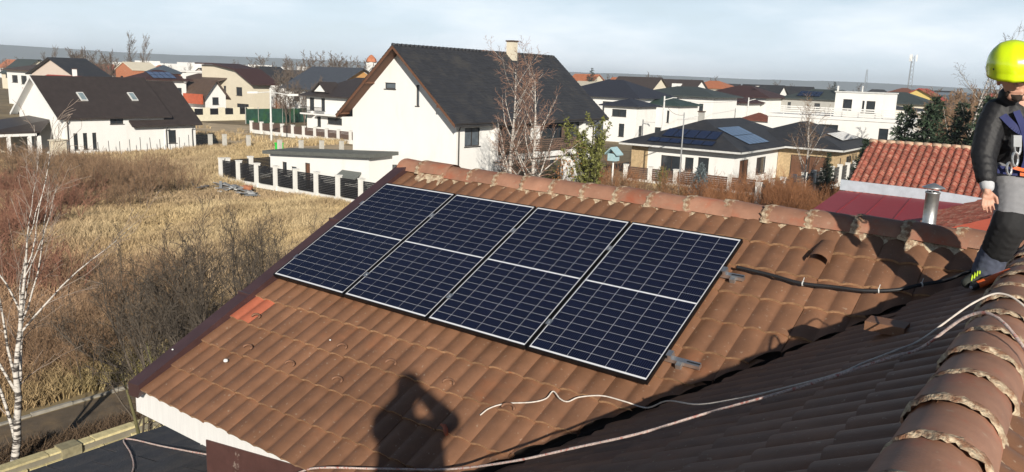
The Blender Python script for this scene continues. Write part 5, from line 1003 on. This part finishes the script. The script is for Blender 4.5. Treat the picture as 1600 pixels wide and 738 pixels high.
# stone wall by the road
sw = empty('stone_wall', (-14.35, 1.0, 0), 'pale yellow stone-clad boundary wall at the lower left', 'wall')
ystone = M('yellow_stone', (.58, .50, .27), .85, .2, 9, (.42, .36, .20), (.55, .7), .4, 30, rand=.18)
mb = MB(); mb.box(-.04, .12, 0, 16, 0, 1.65); mb.build('core', M('wall_mortar', (.22, .2, .15), .9), sw)
for k in range(5):
    y = 0.0; 
    while y < 15.6:
        L = rng.uniform(.25, .6); mb = MB(); z0 = .02 + k * .31; j = lambda: rng.uniform(-.025, .025)
        mb.prism([(.12 + .0, y + .015 + j(), z0 + j()), (.12, y + L - .015 + j(), z0 + j()), (.12, y + L - .015 + j(), z0 + .28 + j()), (.12, y + .015 + j(), z0 + .28 + j())], (.05 + rng.uniform(0, .02), 0, 0)); mb.build('stone', ystone, sw); y += L
for k in range(20): mb = MB(); mb.box(-.07, .15, k * .8 + .01, k * .8 + .79, 1.655, 1.69 + rng.uniform(0, .015)); mb.build('coping_stone', ystone, sw)
for k in range(3): mb = MB(); y = 5.2 + k * 3.3 - .2; mb.box(-.10, .20, y, y + .34, 0, 1.72); mb.build('pier', M('mossy_pier', (.26, .23, .14), .9, .3, 7), sw)
# light-blue bird house on a pole in the garden
bhs = empty('bird_house', (-27.2, 48.6, 0), 'pale blue bird house on a white post beside the green shrub', 'bird house')
mb = MB(); mb.tube([(0, 0, 0), (0, 0, 3.1)], .06, 6); mb.build('post', white_m, bhs); mb = MB(); mb.box(-.3, .3, -.3, .3, 3.1, 3.6); mb.build('box', M('pale_blue_paint', (.36, .52, .56), .6), bhs)
mb = MB(); mb.prism([(-.5, -.45, 3.5), (0, -.45, 3.95), (.5, -.45, 3.5), (.5, -.45, 3.58), (0, -.45, 4.05), (-.5, -.45, 3.58)], (0, .9, 0)); mb.build('roof', M('pale_blue_paint', (.36, .52, .56), .6), bhs)

# ------------------------------------------------------------------ vegetation
class Veg:
    """collects tubes quickly as numpy arrays"""
    def __init__(s): s.v = []; s.f = []; s.n = 0
    def tube(s, P, Rr, k):
        P = np.asarray(P, float); n = len(P); Rr = np.asarray(Rr, float)
        T = np.gradient(P, axis=0); T /= np.linalg.norm(T, axis=1)[:, None] + 1e-9
        ref = np.array([0.31, 0.77, 0.2]) if abs(T[0, 2]) > .8 else np.array([0., 0., 1.])
        U = ref - T * (T @ ref)[:, None]; U /= np.linalg.norm(U, axis=1)[:, None] + 1e-9; Wv = np.cross(T, U)
        a = 2 * np.pi * np.arange(k) / k
        V = P[:, None, :] + (U[:, None, :] * np.cos(a)[None, :, None] + Wv[:, None, :] * np.sin(a)[None, :, None]) * Rr[:, None, None]
        i, j = np.meshgrid(np.arange(n - 1), np.arange(k), indexing='ij'); j2 = (j + 1) % k
        F = np.stack([i * k + j, i * k + j2, (i + 1) * k + j2, (i + 1) * k + j], -1).reshape(-1, 4) + s.n
        s.v.append(V.reshape(-1, 3)); s.f.append(F); s.n += n * k
    def quads(s, V, F): s.v.append(V); s.f.append(F + s.n); s.n += len(V)
    def mesh(s, name, mat, smooth=False):
        V = np.concatenate(s.v); F = np.concatenate(s.f); return np_mesh(name, V, F, mat, smooth)
def np_mesh(name, V, F, mat, smooth=False, col=None):
    me = bpy.data.meshes.new(name); k = F.shape[1]
    me.vertices.add(len(V)); me.vertices.foreach_set('co', V.astype(np.float32).ravel()); me.loops.add(F.size); me.loops.foreach_set('vertex_index', F.astype(np.int32).ravel())
    me.polygons.add(len(F)); me.polygons.foreach_set('loop_start', np.arange(0, F.size, k, dtype=np.int32))
    if smooth: me.polygons.foreach_set('use_smooth', np.ones(len(F), bool))
    me.materials.append(mat)
    if col is not None:
        at = me.color_attributes.new('tone', 'FLOAT_COLOR', 'POINT'); at.data.foreach_set('color', col.astype(np.float32).ravel())
    me.update(calc_edges=True); return me
def grow(rg, out, p, d, L, r, lvl, prm):
    n = prm['seg'][lvl]; P = [p]; Rr = [r]; d = d / np.linalg.norm(d); step = L / n; kids = prm['kids'][lvl] if lvl < len(prm['kids']) else 0
    for i in range(n):
        d = d + rg.normal(0, prm['wig'][lvl], 3) + np.array([0, 0, prm['trop'][lvl]]); d /= np.linalg.norm(d)
        P.append(P[-1] + d * step); Rr.append(max(r * (1 - (i + 1) / n * prm['taper'][lvl]), prm['rmin']))
    out[lvl].append((P, Rr))
    if kids:
        for k in range(kids):
            t = prm['start'][lvl] + (1 - prm['start'][lvl]) * (k + rg.random()) / kids; q = min(t * n, n - .001); i = int(q); fr_ = q - i
            b = P[i] * (1 - fr_) + P[i + 1] * fr_; dd = P[i + 1] - P[i]; dd /= np.linalg.norm(dd); a = rg.random() * 2 * np.pi
            s1 = np.cross(dd, [.3, .5, .81]); s1 /= np.linalg.norm(s1); s2 = np.cross(dd, s1); ang = prm['ang'][lvl] * rg.uniform(.7, 1.25)
            nd = dd * np.cos(ang) + (s1 * np.cos(a) + s2 * np.sin(a)) * np.sin(ang)
            grow(rg, out, b, nd, L * prm['len'][lvl] * rg.uniform(.65, 1.15) * (1.15 - .55 * t), Rr[i] * prm['rad'][lvl], lvl + 1, prm)
def tree_meshes(seed, H, r, prm, barkm, twigm, trunk_levels=2, stems=((0, 0, 0, 0, 0, 1),), sides=(7, 5, 3, 3, 3)):
    rg = np.random.default_rng(seed); out = [[] for _ in range(6)]
    for (x, y, z, dx, dy, sc) in stems: grow(rg, out, np.array([x, y, z], float), np.array([dx, dy, 1.]), H * sc, r * sc, 0, prm)
    A, B = Veg(), Veg()
    for l, lst in enumerate(out):
        for P, Rr in lst: (A if l < trunk_levels else B).tube(P, Rr, sides[min(l, 4)])
    return A.mesh('trunk', barkm, True), (B.mesh('crown', twigm) if B.n else None)
def tree(name, label, loc, meshes, group=None, s=1, rz=0, cat='tree'):
    root = empty(name, loc, label, cat, group, rz); root.scale = (s,) * 3; link('trunk', meshes[0], root)
    if meshes[1]: link('crown', meshes[1], root)
    return root
def bark(name, c, c2=None, **k): return M(name, c, .9, .3, 8, c2, k.pop('pos', (.5, .6)), .4, 30, **k)
birch_m = M('birch_bark', (.55, .51, .46), .8, .1, 4, (.05, .042, .038), (.50, .56), .3, 20, stretch=(1.6, 1.6, 8))
birchtw_m = M('birch_twigs', (.33, .19, .13), .8, .25, 3); palebr_m = M('pale_birch_branches', (.50, .45, .40), .8, .2, 5)
grey_tw = M('grey_twigs', (.115, .090, .068), .9, .3, 2); brown_tw = M('brown_twigs', (.27, .17, .10), .9, .3, 2); dark_tw = M('dark_brown_twigs', (.095, .076, .058), .9, .3, 3, rand=.1)
rust_tw = M('rusty_twigs', (.30, .135, .060), .9, .3, 1.5); red_tw = M('reddish_scrub_twigs', (.27, .13, .085), .9, .3, 1.5, rand=.15)
bp = dict(seg=[14, 7, 5, 3], wig=[.035, .07, .12, .18], trop=[.02, .05, -.01, -.06], taper=[.9, .85, .8, .7], kids=[22, 9, 5], start=[.20, .2, .15], ang=[.62, .6, .6], len=[.42, .42, .45], rad=[.42, .45, .5], rmin=.006)
# the two birches in front of the big house and the one at the left edge
for k, (x, y, H, sd, lab) in enumerate(((-26.9, 36.4, 9.0, 3, 'taller pale birch with white trunk before the big white house'), (-25.3, 36.2, 8.6, 9, 'slimmer birch with reddish twigs right beside the taller birch'))):
    tree('birch_tree', lab, (x, y, 0), tree_meshes(sd, H, .15, bp, birch_m, birchtw_m, 2))
lp = dict(seg=[12, 8, 5, 3], wig=[.075, .09, .12, .15], trop=[.04, .08, .03, -.02], taper=[.93, .88, .8, .7], kids=[12, 7, 4], start=[.13, .2, .15], ang=[.45, .55, .6], len=[.62, .42, .42], rad=[.52, .42, .5], rmin=.004)
tree('birch_tree', 'near white birch with forked trunk at the left edge', (-16.95, 6.2, 0), tree_meshes(21, 5.6, .088, lp, birch_m, M('birch_fine_branches', (.30, .235, .19), .85, .3, 4), 2, stems=((0, 0, 0, -.06, .02, 1.0),), sides=(8, 6, 4, 3)))
tree('birch_tree', 'white birch rising among the dark conifers on the right', (-6.9, 55, 0), tree_meshes(33, 10.4, .15, bp, birch_m, grey_tw, 2))
tree('birch_tree', 'thin bare birch in front of the bungalow solar roof', (-17.5, 60, 0), tree_meshes(35, 6.8, .09, bp, birch_m, brown_tw, 2))
# leafless shrubs near the verge
sp_ = dict(seg=[9, 7, 5, 3], wig=[.07, .10, .14, .2], trop=[.05, .06, .03, 0], taper=[.75, .8, .8, .7], kids=[9, 8, 5], start=[.2, .15, .1], ang=[.45, .55, .65], len=[.55, .48, .45], rad=[.55, .5, .5], rmin=.0045)
def stems(n, sp, lean, seed):
    q = random.Random(seed); return [(q.gauss(0, sp), q.gauss(0, sp), 0, q.gauss(0, lean), q.gauss(0, lean), q.uniform(.65, 1.0)) for _ in range(n)]
bushA = tree_meshes(41, 4.0, .05, sp_, dark_tw, dark_tw, 1, stems(9, .5, .30, 1)); bushB = tree_meshes(42, 3.4, .045, sp_, dark_tw, dark_tw, 1, stems(8, .5, .32, 2))
for k, (x, y, s, m, lab) in enumerate(((-18.3, 10.6, 1.12, 0, 'tall dark leafless shrub standing by the road left of the roof'), (-20.6, 11.0, .95, 1, 'dark leafless shrub just left of the tallest one'), (-17.4, 12.6, 1.0, 1, 'leafless shrub right against the brown verge trim'), (-22.5, 16.5, .9, 0, 'leafless shrub in the dry grass behind the road shrubs'), (-21.3, 19.0, .85, 1, 'leafless shrub in the dry grass near the middle of the verge'))):
    tree('leafless_shrub', lab, (x, y, 0), (bushA, bushB)[m], 'leafless shrubs by the road', s, k * 1.3, 'shrub')
tree('leafless_shrub', 'mossy leafless shrub beside the white fascia corner', (-12.6, 7.6, 0), tree_meshes(44, 4.2, .07, sp_, M('mossy_bark', (.12, .11, .05), .95, .3, 6), dark_tw, 1, stems(4, .25, .22, 5)), None, 1, 0, 'shrub')
# reddish and rusty scrub in the field
sc = dict(seg=[6, 5, 3], wig=[.10, .14, .2], trop=[.04, .04, .02], taper=[.7, .8, .7], kids=[8, 6], start=[.1, .1], ang=[.5, .6], len=[.6, .5], rad=[.55, .5], rmin=.006)
scr = [tree_meshes(50 + i, 2.0, .03, sc, red_tw, red_tw, 1, stems(16, .9, .38, 10 + i), sides=(3, 3, 3)) for i in range(3)]
scb = [tree_meshes(60 + i, 2.3, .03, sc, dark_tw, brown_tw, 1, stems(14, .8, .28, 20 + i), sides=(3, 3, 3)) for i in range(3)]
q = random.Random(8)
for k in range(34):
    x, y = q.uniform(-58, -30), 0; y = q.uniform(.27, .47) * -x
    tree('red_scrub', 'low reddish leafless scrub bush in the field at the left edge', (x, y, 0), scr[k % 3], 'reddish scrub bushes in the field', q.uniform(.6, 1.05), q.random() * 6, 'bush')
for k in range(46):
    t = q.random(); x = -70 + 23 * t + q.gauss(0, 2.2); y = 27 + 10.5 * (1 - t) * .3 + q.gauss(0, 2.4)
    if y > 33.5 and x > -55: continue
    tree('brown_weeds', 'clump of tall dark brown weeds in the middle of the field', (x, y, 0), scb[k % 3], 'tall brown weed clumps', q.uniform(.5, .95), q.random() * 6, 'bush')
for k in range(12):
    x = q.uniform(-30, -21); y = q.uniform(.36, .62) * -x
    tree('brown_weeds', 'sparse brown weed clump among the near dry grass', (x, y, 0), scb[k % 3], 'sparse weed clumps near the road', q.uniform(.45, .8), q.random() * 6, 'bush')
# rusty thicket before the bungalow
thk = [tree_meshes(70 + i, 2.9, .035, sc, rust_tw, rust_tw, 1, stems(22, .9, .22, 30 + i), sides=(3, 3, 3)) for i in range(3)]
for k in range(26):
    x = q.uniform(-23.5, -11.5); y = 51.5 + (x + 23) * .35 + q.gauss(0, 2.2)
    tree('rusty_thicket', 'rust-brown leafless bush of the thicket before the bungalow', (x, y, 0), thk[k % 3], 'rust-brown bushes before the bungalow', q.uniform(.45, .85), q.random() * 6, 'bush')
for k in range(12):
    x = q.uniform(-33, -24); y = 50 + q.gauss(0, 3)
    tree('garden_shrub', 'brown leafless garden shrub between the birches and the bungalow', (x, y, 0), (thk[0], scb[0], scb[2])[k % 3], 'leafless garden shrubs', q.uniform(.6, 1.0), q.random() * 6, 'shrub')
# big leafless dark bush in front of the loggia
for k, (x, y) in enumerate(((-30.5, 41), (-28.6, 40.2))): tree('loggia_shrub', ('dense leafless bush below the loggia, left of the birch trunks', 'dense leafless bush below the loggia, behind the birch trunks')[k], (x, y, 0), (bushA, bushB)[k], None, 1.25, k * 2, 'shrub')
# ---- leafy things
def leaf_cloud(rg, pts, nrm, size, asp=2.2):
    n = len(pts); u = rg.normal(size=(n, 3)); u += nrm; u /= np.linalg.norm(u, axis=1)[:, None]; w = np.cross(u, rg.normal(size=(n, 3))); w /= np.linalg.norm(w, axis=1)[:, None] + 1e-9
    s = size * rg.uniform(.6, 1.3, n)[:, None]; a = pts; V = np.stack([a, a + u * s * asp * .5 + w * s * .5, a + u * s * asp, a + u * s * asp * .5 - w * s * .5], 1).reshape(-1, 3)
    return V, np.arange(4 * n).reshape(n, 4)
def leafmat(name, c, var=.35, trans=.25):
    m = M(name, c, .65, var, 3.0); t = m.node_tree; p = t.nodes['Principled BSDF']; g = N(t, 'ShaderNodeNewGeometry'); h = N(t, 'ShaderNodeHueSaturation'); mr = N(t, 'ShaderNodeMapRange'); mr.inputs['To Min'].default_value = .6; mr.inputs['To Max'].default_value = 1.45
    src = p.inputs['Base Color'].links[0].from_socket; t.links.new(g.outputs['Random Per Island'], mr.inputs['Value']); t.links.new(mr.outputs[0], h.inputs['Value']); t.links.new(src, h.inputs['Color']); t.links.new(h.outputs[0], p.inputs['Base Color']); return m
spruce_m = leafmat('spruce_needles', (.030, .050, .026)); bluespr_m = leafmat('blue_spruce_needles', (.12, .15, .16)); greenb_m = leafmat('green_shrub_leaves', (.13, .135, .032)); orl_m = leafmat('withered_orange_leaves', (.34, .15, .045)); darkcon_m = leafmat('dark_conifer', (.028, .042, .036))
def spruce(seed, H, Rb, mat, dens=1.0):
    rg = np.random.default_rng(seed); A = Veg(); A.tube([[0, 0, 0], [0, 0, H * .5], [0, 0, H]], [H * .017, H * .010, .01], 6); B = Veg(); z = H * .08
    while z < H * .985:
        t = z / H; nb = max(4, int(9 * (1 - t) + 4)); 
        for b in range(nb):
            a = rg.random() * 2 * np.pi; L = Rb * (1 - t) ** .8 * rg.uniform(.72, 1.12) + .05; n = max(3, int(L / .16)); s = np.linspace(0, 1, n)
            P = np.stack([np.cos(a) * L * s, np.sin(a) * L * s, z + L * (-.28 * s + .22 * s * s)], -1); A.tube(P, .018 * (1 - s) + .005, 3)
            m = int(n * 9 * dens); idx = rg.random(m) ** .7; pts = np.stack([np.interp(idx, s, P[:, i]) for i in range(3)], -1); side = rg.normal(0, .5, (m, 3)); side[:, 2] -= .18
            out_ = np.array([np.cos(a), np.sin(a), -.1]); V, F = leaf_cloud(rg, pts, out_ * 1.1 + side, .062 * (H / 6) ** .3, 3.6); B.quads(V, F)
        z += H * .032 * rg.uniform(.8, 1.2)
    return A.mesh('trunk', dark_tw, True), B.mesh('crown', mat)
spA = spruce(1, 6.5, 1.7, spruce_m); spB = spruce(2, 6.0, 1.9, spruce_m); spC = spruce(3, 3.4, 1.05, bluespr_m); spD = spruce(4, 9, 3.2, darkcon_m, .55)
for k, (x, y, s, m, lab) in enumerate(((-9.7, 52, 1.12, 0, 'dark spruce at the left end of the conifer row'), (-8.3, 51, 1.22, 1, 'second dark spruce of the conifer row'), (-7.0, 53, 1.16, 0, 'dark spruce below the white birch'), (-5.6, 51.5, 1.30, 1, 'wide dark spruce near the worker arm'), (-4.3, 53, 1.28, 0, 'tall dark spruce partly behind the worker'), (-3.0, 51.8, 1.3, 1, 'dark spruce at the right end of the conifer row, behind the worker'), (-8.9, 56, 1.2, 0, 'dark spruce just behind the gap between the first two conifers'), (-6.2, 57, 1.3, 1, 'dark spruce rising behind the white birch'), (-13.6, 60, .75, 0, 'slim young spruce in front of the modern white house'))):
    tree('spruce', lab, (x, y, 0), (spA, spB)[m], 'dark spruces on the right', s * 1.08, k)
tree('spruce', 'small blue spruce below the bungalow', (-22.0, 51.5, 0), spC, None, .95, 0); tree('spruce', 'slim spruce at the bungalow corner', (-17.6, 66, 0), spA, None, .55, 1)
for k, (x, y, s, lab) in enumerate(((-120.5, 200, 1.32, 'dark rounded conifer between the two orange roofs'), (-118, 262, 1.1, 'dark conifer behind the wide orange hip roof'), (-78, 290, 1.2, 'dark conifer on the right horizon left of the mast'))): tree('conifer', lab, (x, y, 0), spD, None, s, k)
def shrub_leafy(seed, H, Rr, mat, n):
    rg = np.random.default_rng(seed); out = [[] for _ in range(5)]
    for i in range(12): grow(rg, out, np.array([rg.normal(0, .25), rg.normal(0, .25), 0]), np.array([rg.normal(0, .16), rg.normal(0, .16), 1.]), H * rg.uniform(.7, 1), .03, 0, dict(seg=[8, 4, 3], wig=[.06, .12, .2], trop=[.05, .05, 0], taper=[.7, .8, .7], kids=[9], start=[.15], ang=[.6], len=[.32], rad=[.5], rmin=.006))
    A = Veg(); B = Veg(); pts = []
    for l in range(2):
        for P, R_s in out[l]:
            A.tube(P, R_s, 4 if l == 0 else 3)
            P = np.array(P); m = n // (3 if l else 5); t = rg.random(m) * (len(P) - 1); i = t.astype(int); pts.append(P[i] + (P[np.minimum(i + 1, len(P) - 1)] - P[i]) * (t - i)[:, None] + rg.normal(0, .05, (m, 3)))
    pts = np.concatenate(pts); V, F = leaf_cloud(rg, pts, np.array([0, 0, .4]), .075, 2.6); B.quads(V, F); return A.mesh('trunk', dark_tw), B.mesh('crown', mat)
tree('leafy_shrub', 'tall green bamboo-like shrub beside the pale blue bird house', (-27.45, 46.3, 0), shrub_leafy(5, 5.2, 1, greenb_m, 170), None, 1.12, 0, 'shrub')
tree('leafy_shrub', 'shrub with withered orange leaves left of the green one', (-29.0, 45.0, 0), shrub_leafy(6, 4.0, 1, orl_m, 10), None, .95, 0, 'shrub')
for k, (x, y, s) in enumerate(((-34.5, 52, .6), (-31.5, 53.5, .5), (-27, 56, .55))): tree('leafy_shrub', ('low green shrub by the far corner of the big house', 'low green shrub behind the bird house', 'low green shrub before the bungalow fence')[k], (x, y, 0), shrub_leafy(7 + k, 4, 1, greenb_m, 40), None, s, 0, 'shrub')
# ---- bare trees between the houses and along the horizon
ft = dict(seg=[9, 6, 4, 3], wig=[.05, .09, .14, .2], trop=[.03, .05, .03, 0], taper=[.85, .8, .8, .7], kids=[12, 7, 5], start=[.25, .2, .15], ang=[.6, .6, .65], len=[.5, .45, .5], rad=[.5, .5, .5], rmin=.026)
far_tw = M('hazy_twigs', (.145, .11, .085), .9, .25, 1)
FT = [tree_meshes(80 + i, 9.0, .17, ft, far_tw, far_tw, 1, sides=(5, 3, 3, 3)) for i in range(3)]
pop = dict(ft); pop.update(ang=[.28, .3, .4], len=[.32, .5, .5], kids=[26, 5, 3], start=[.12, .2, .2]); POP = tree_meshes(90, 13, .17, pop, far_tw, far_tw, 1, sides=(5, 3, 3, 3))
def pol(azd, D): return dirv(R_(-36.2 + azd)) * D
def belt(n, a0, a1, d0, d1, s0, s1, lab, grp, seed, ms=FT):
    q = random.Random(seed)
    for k in range(n): p = pol(q.uniform(a0, a1), q.uniform(d0, d1)); tree('bare_tree', lab, (p.x, p.y, 0), ms[k % len(ms)], grp, q.uniform(s0, s1), q.random() * 6)
belt(16, -28.5, -26.0, 175, 230, .75, 1.05, 'bare tree in the thicket right of the pale pink house', 'thicket right of the pink house', 1)
belt(26, -18.0, -12.0, 160, 260, .75, 1.15, 'bare tree in the tall grove left of the big gable', 'grove left of the big gable', 2)
belt(14, -12.5, -9.5, 190, 300, .75, 1.1, 'bare tree behind the slate-blue roof', 'trees behind the slate-blue roof', 3)
belt(12, -16.5, -13.0, 128, 150, .45, .7, 'small bare garden tree behind the green mesh fence', 'garden trees behind the mesh fence', 4)
belt(70, -33, 33, 300, 620, .7, 1.05, 'tiny bare tree near the horizon', 'bare trees near the horizon', 5)
belt(24, 27.6, 31.8, 68, 130, .62, .85, 'brown bare tree in the thicket behind the conifers', 'brown trees behind the conifers', 6, [tree_meshes(95 + i, 9, .15, ft, rust_tw, brown_tw, 1, sides=(5, 3, 3, 3)) for i in range(2)])
belt(5, 8.0, 11.5, 200, 260, .8, 1.05, 'bare tree between the dark dormer roof and the green roof', 'bare trees above the green roof', 7)
belt(2, -29.9, -29.7, 250, 300, .75, .85, 'slim poplar left, above the pale pink roof', 'poplars left', 8, [POP])
for k, (az, D, s) in enumerate(((-25.6, 300, 1.25), (-24.9, 300, 1.22))): p = pol(az, D); tree('poplar', ('left one of two slim bare poplars above the brick house', 'right one of two slim bare poplars above the brick house')[k], (p.x, p.y, 0), POP, None, s, k)
for k in range(9): p = pol(q.uniform(-16.5, -12.2), q.uniform(146, 165)); tree('rusty_thicket', 'rust-brown garden bush behind the green mesh fence', (p.x, p.y, 0), thk[k % 3], 'rusty bushes behind the mesh fence', q.uniform(.8, 1.3), k, 'bush')
# ---- dry grass
grass_m = bpy.data.materials.new('dry_grass'); grass_m.use_nodes = True; t = grass_m.node_tree; p = t.nodes['Principled BSDF']; p.inputs['Roughness'].default_value = .85; p.inputs['Specular IOR Level'].default_value = .15
va_ = N(t, 'ShaderNodeVertexColor', layer_name='tone'); t.links.new(va_.outputs['Color'], p.inputs['Base Color'])
def smooth01(x, a, b): return np.clip((x - a) / (b - a), 0, 1)
def wob(X, Y, f, s):
    r = np.random.default_rng(s); o = np.zeros_like(X)
    for k in range(6): a = r.random() * 6.28; ff = f * r.uniform(.6, 1.8); o += np.sin((X * np.cos(a) + Y * np.sin(a)) * ff + r.random() * 6.28)
    return o / 3.2
def make_grass(name, n, sampler, hmul, seed, bl=5):
    rg = np.random.default_rng(seed); X, Y = sampler(rg, n); n = len(X)
    straw = np.array([.46, .345, .185]); pale = np.array([.60, .48, .285]); brown = np.array([.34, .245, .150]); redd = np.array([.33, .195, .120]); olive = np.array([.20, .19, .07]); tan = np.array([.33, .24, .135])
    ang = Y / -X     # direction seen from the house
    c = np.tile(straw, (n, 1)); w1 = wob(X, Y, .25, 1); w2 = wob(X, Y, .7, 2); w3 = wob(X, Y, 1.9, 3)
    mixc = lambda c, col, f: c * (1 - f[:, None]) + col * f[:, None]
    c = mixc(c, pale, np.clip(.4 * w2 + .35, 0, 1)); c = mixc(c, tan, np.clip(.5 * w3 + .25, 0, 1)); 
    near = smooth01(-X, 44, 26) * smooth01(ang, .95, .62); c = mixc(c, brown, near * np.clip(.78 + .45 * w2, 0, 1)); c = mixc(c, brown, np.clip(w1 * .9 - .25, 0, .8))
    left = smooth01(ang, .58, .42) * smooth01(-X, 62, 46); c = mixc(c, redd, left * np.clip(.55 + .5 * w1, 0, 1))
    far = smooth01(-X, 46, 54); c = mixc(c, brown, far * smooth01(ang, .70, .60) * np.clip(.75 + .4 * w1, 0, 1))
    c = mixc(c, olive, smooth01(-X, 23.0, 20.5) * np.clip(.6 + .6 * w2, 0, 1)); c = mixc(c, np.array([.11, .075, .048]), (X > -18).astype(float))
    H = hmul * (.42 + .16 * w2 + .10 * w3 + .18 * far + .10 * left) * (1 - .45 * smooth01(-X, 23.0, 20.5)); H = np.clip(H * (1 - .5 * np.clip(w1 * 1.2 - .3, 0, 1)), .10, 1.3)
    c = np.repeat(c, bl, 0) * rg.uniform(.72, 1.45, (n * bl, 1)); H = np.repeat(H, bl) * rg.uniform(.6, 1.25, n * bl); x = np.repeat(X, bl) + rg.normal(0, .09, n * bl); y = np.repeat(Y, bl) + rg.normal(0, .09, n * bl)
    a = rg.random(n * bl) * 6.283; le = rg.uniform(.1, 1.0, n * bl) * H; wd = .006 + .008 * rg.random(n * bl) + .00024 * np.repeat(-X, bl); b = rg.random(n * bl) * 6.283
    Z = np.zeros_like(x); d = np.stack([np.cos(a), np.sin(a), Z], -1); s = np.stack([np.cos(b), np.sin(b), Z], -1) * wd[:, None]; base = np.stack([x, y, Z], -1); up = np.array([0, 0, 1.])
    m = base + up * (H * .55)[:, None] + d * (le * .25)[:, None]; tp = base + up * (H * .95)[:, None] + d * le[:, None]
    V = np.stack([base - s, base + s, m + s * .8, m - s * .8, tp], 1); nB = len(x); idx = np.arange(nB)[:, None] * 5
    F = np.concatenate([idx + [0, 1, 2], idx + [0, 2, 3], idx + [3, 2, 4]], 0); col = np.concatenate([np.repeat(c, 5, 0), np.ones((nB * 5, 1))], 1)
    return link(name, np_mesh(name, V.reshape(-1, 3), F, grass_m, False, col))
def field(rg, n):
    u = rg.random(n); X = -(20.6 * (78 / 20.6) ** u); ang = rg.uniform(.22, .92, n); Y = -X * ang
    ok = ~((Y > 35.2) & (X > -54.2)) & ~((X < -75.5) & (Y > 33) & (Y < 48)) & (X < -20.4) & ~((Y > 52.5) & (X > -73)) & ~((X < -74) & (Y < 34) & (Y > 27.5)); return X[ok], Y[ok]
def track_side(rg, n):
    X = rg.uniform(-112, -64, n); Y = rg.uniform(36, 72, n); w = wob(X, Y, .3, 5)
    ok = (w > -.2) & (Y < 66 - 0) & ((X < -77) & (Y > 49) | (X > -76) & (Y > 37) & (X < -56)) & ~((Y > 60 + (X + 71) * -.15) & (Y < 65.5)) & ~((X > -76.3) & (X < -75) & (Y < 48)); return X[ok], Y[ok]
tag(make_grass('dry_grass', 62000, field, .95, 3, 5), 'dry straw-coloured grass covering the field', 'grass', kind='stuff')
tag(make_grass('trackside_grass', 6500, track_side, .9, 4, 4), 'tan dry grass beside the sandy track', 'grass', kind='stuff')
def garden(rg, n): X = rg.uniform(-33, -6, n); Y = rg.uniform(40, 61.5, n); return X, Y
g_ = make_grass('garden_grass', 6000, garden, .8, 6, 4); tag(g_, 'rough brownish grass in the garden before the bungalow', 'grass', kind='stuff')
def verge(rg, n): X = rg.uniform(-16.2, -15.45, n); Y = rg.uniform(2, 18, n); return np.concatenate([X, rg.uniform(-18.0, -16.2, n)]), np.concatenate([Y, rg.uniform(4, 15, n)])
tag(make_grass('hedge_grass', 5000, verge, 1.4, 7, 5), 'dark brown withered growth between road and stone wall', 'grass', kind='stuff')
# small mound of earth before the attic house
mb = MB(); n = 14; vs = []
for i in range(n + 1):
    for j in range(n + 1): u, v = i / n * 2 - 1, j / n * 2 - 1; r = max(0, 1 - u * u - v * v); vs.append((-71 + u * 3.2, 30.5 + v * 5.0, -.02 + .75 * r * (1 + .3 * mnoise.noise((u * 3, v * 3, 0)))))
mb.add(vs, [(i * (n + 1) + j, (i + 1) * (n + 1) + j, (i + 1) * (n + 1) + j + 1, i * (n + 1) + j + 1) for i in range(n) for j in range(n)]); struct(mb.build('earth_mound', M('orange_earth', (.30, .18, .09), .95, .3, 2, bump=.5, bscale=6), None, None, True))
# ---- air
hz_m = bpy.data.materials.new('haze'); hz_m.use_nodes = True; t = hz_m.node_tree; t.nodes.clear(); ho = N(t, 'ShaderNodeOutputMaterial'); hv = N(t, 'ShaderNodeVolumePrincipled'); hv.inputs['Color'].default_value = (.80, .90, 1.0, 1); hv.inputs['Density'].default_value = .00025; hv.inputs['Anisotropy'].default_value = 0.0
t.links.new(hv.outputs[0], ho.inputs['Volume']); mb = MB(); mb.box(-6100, 2700, -1600, 5700, -3, 84); hz_o = mb.build('haze', hz_m); hz_o['kind'] = 'stuff'
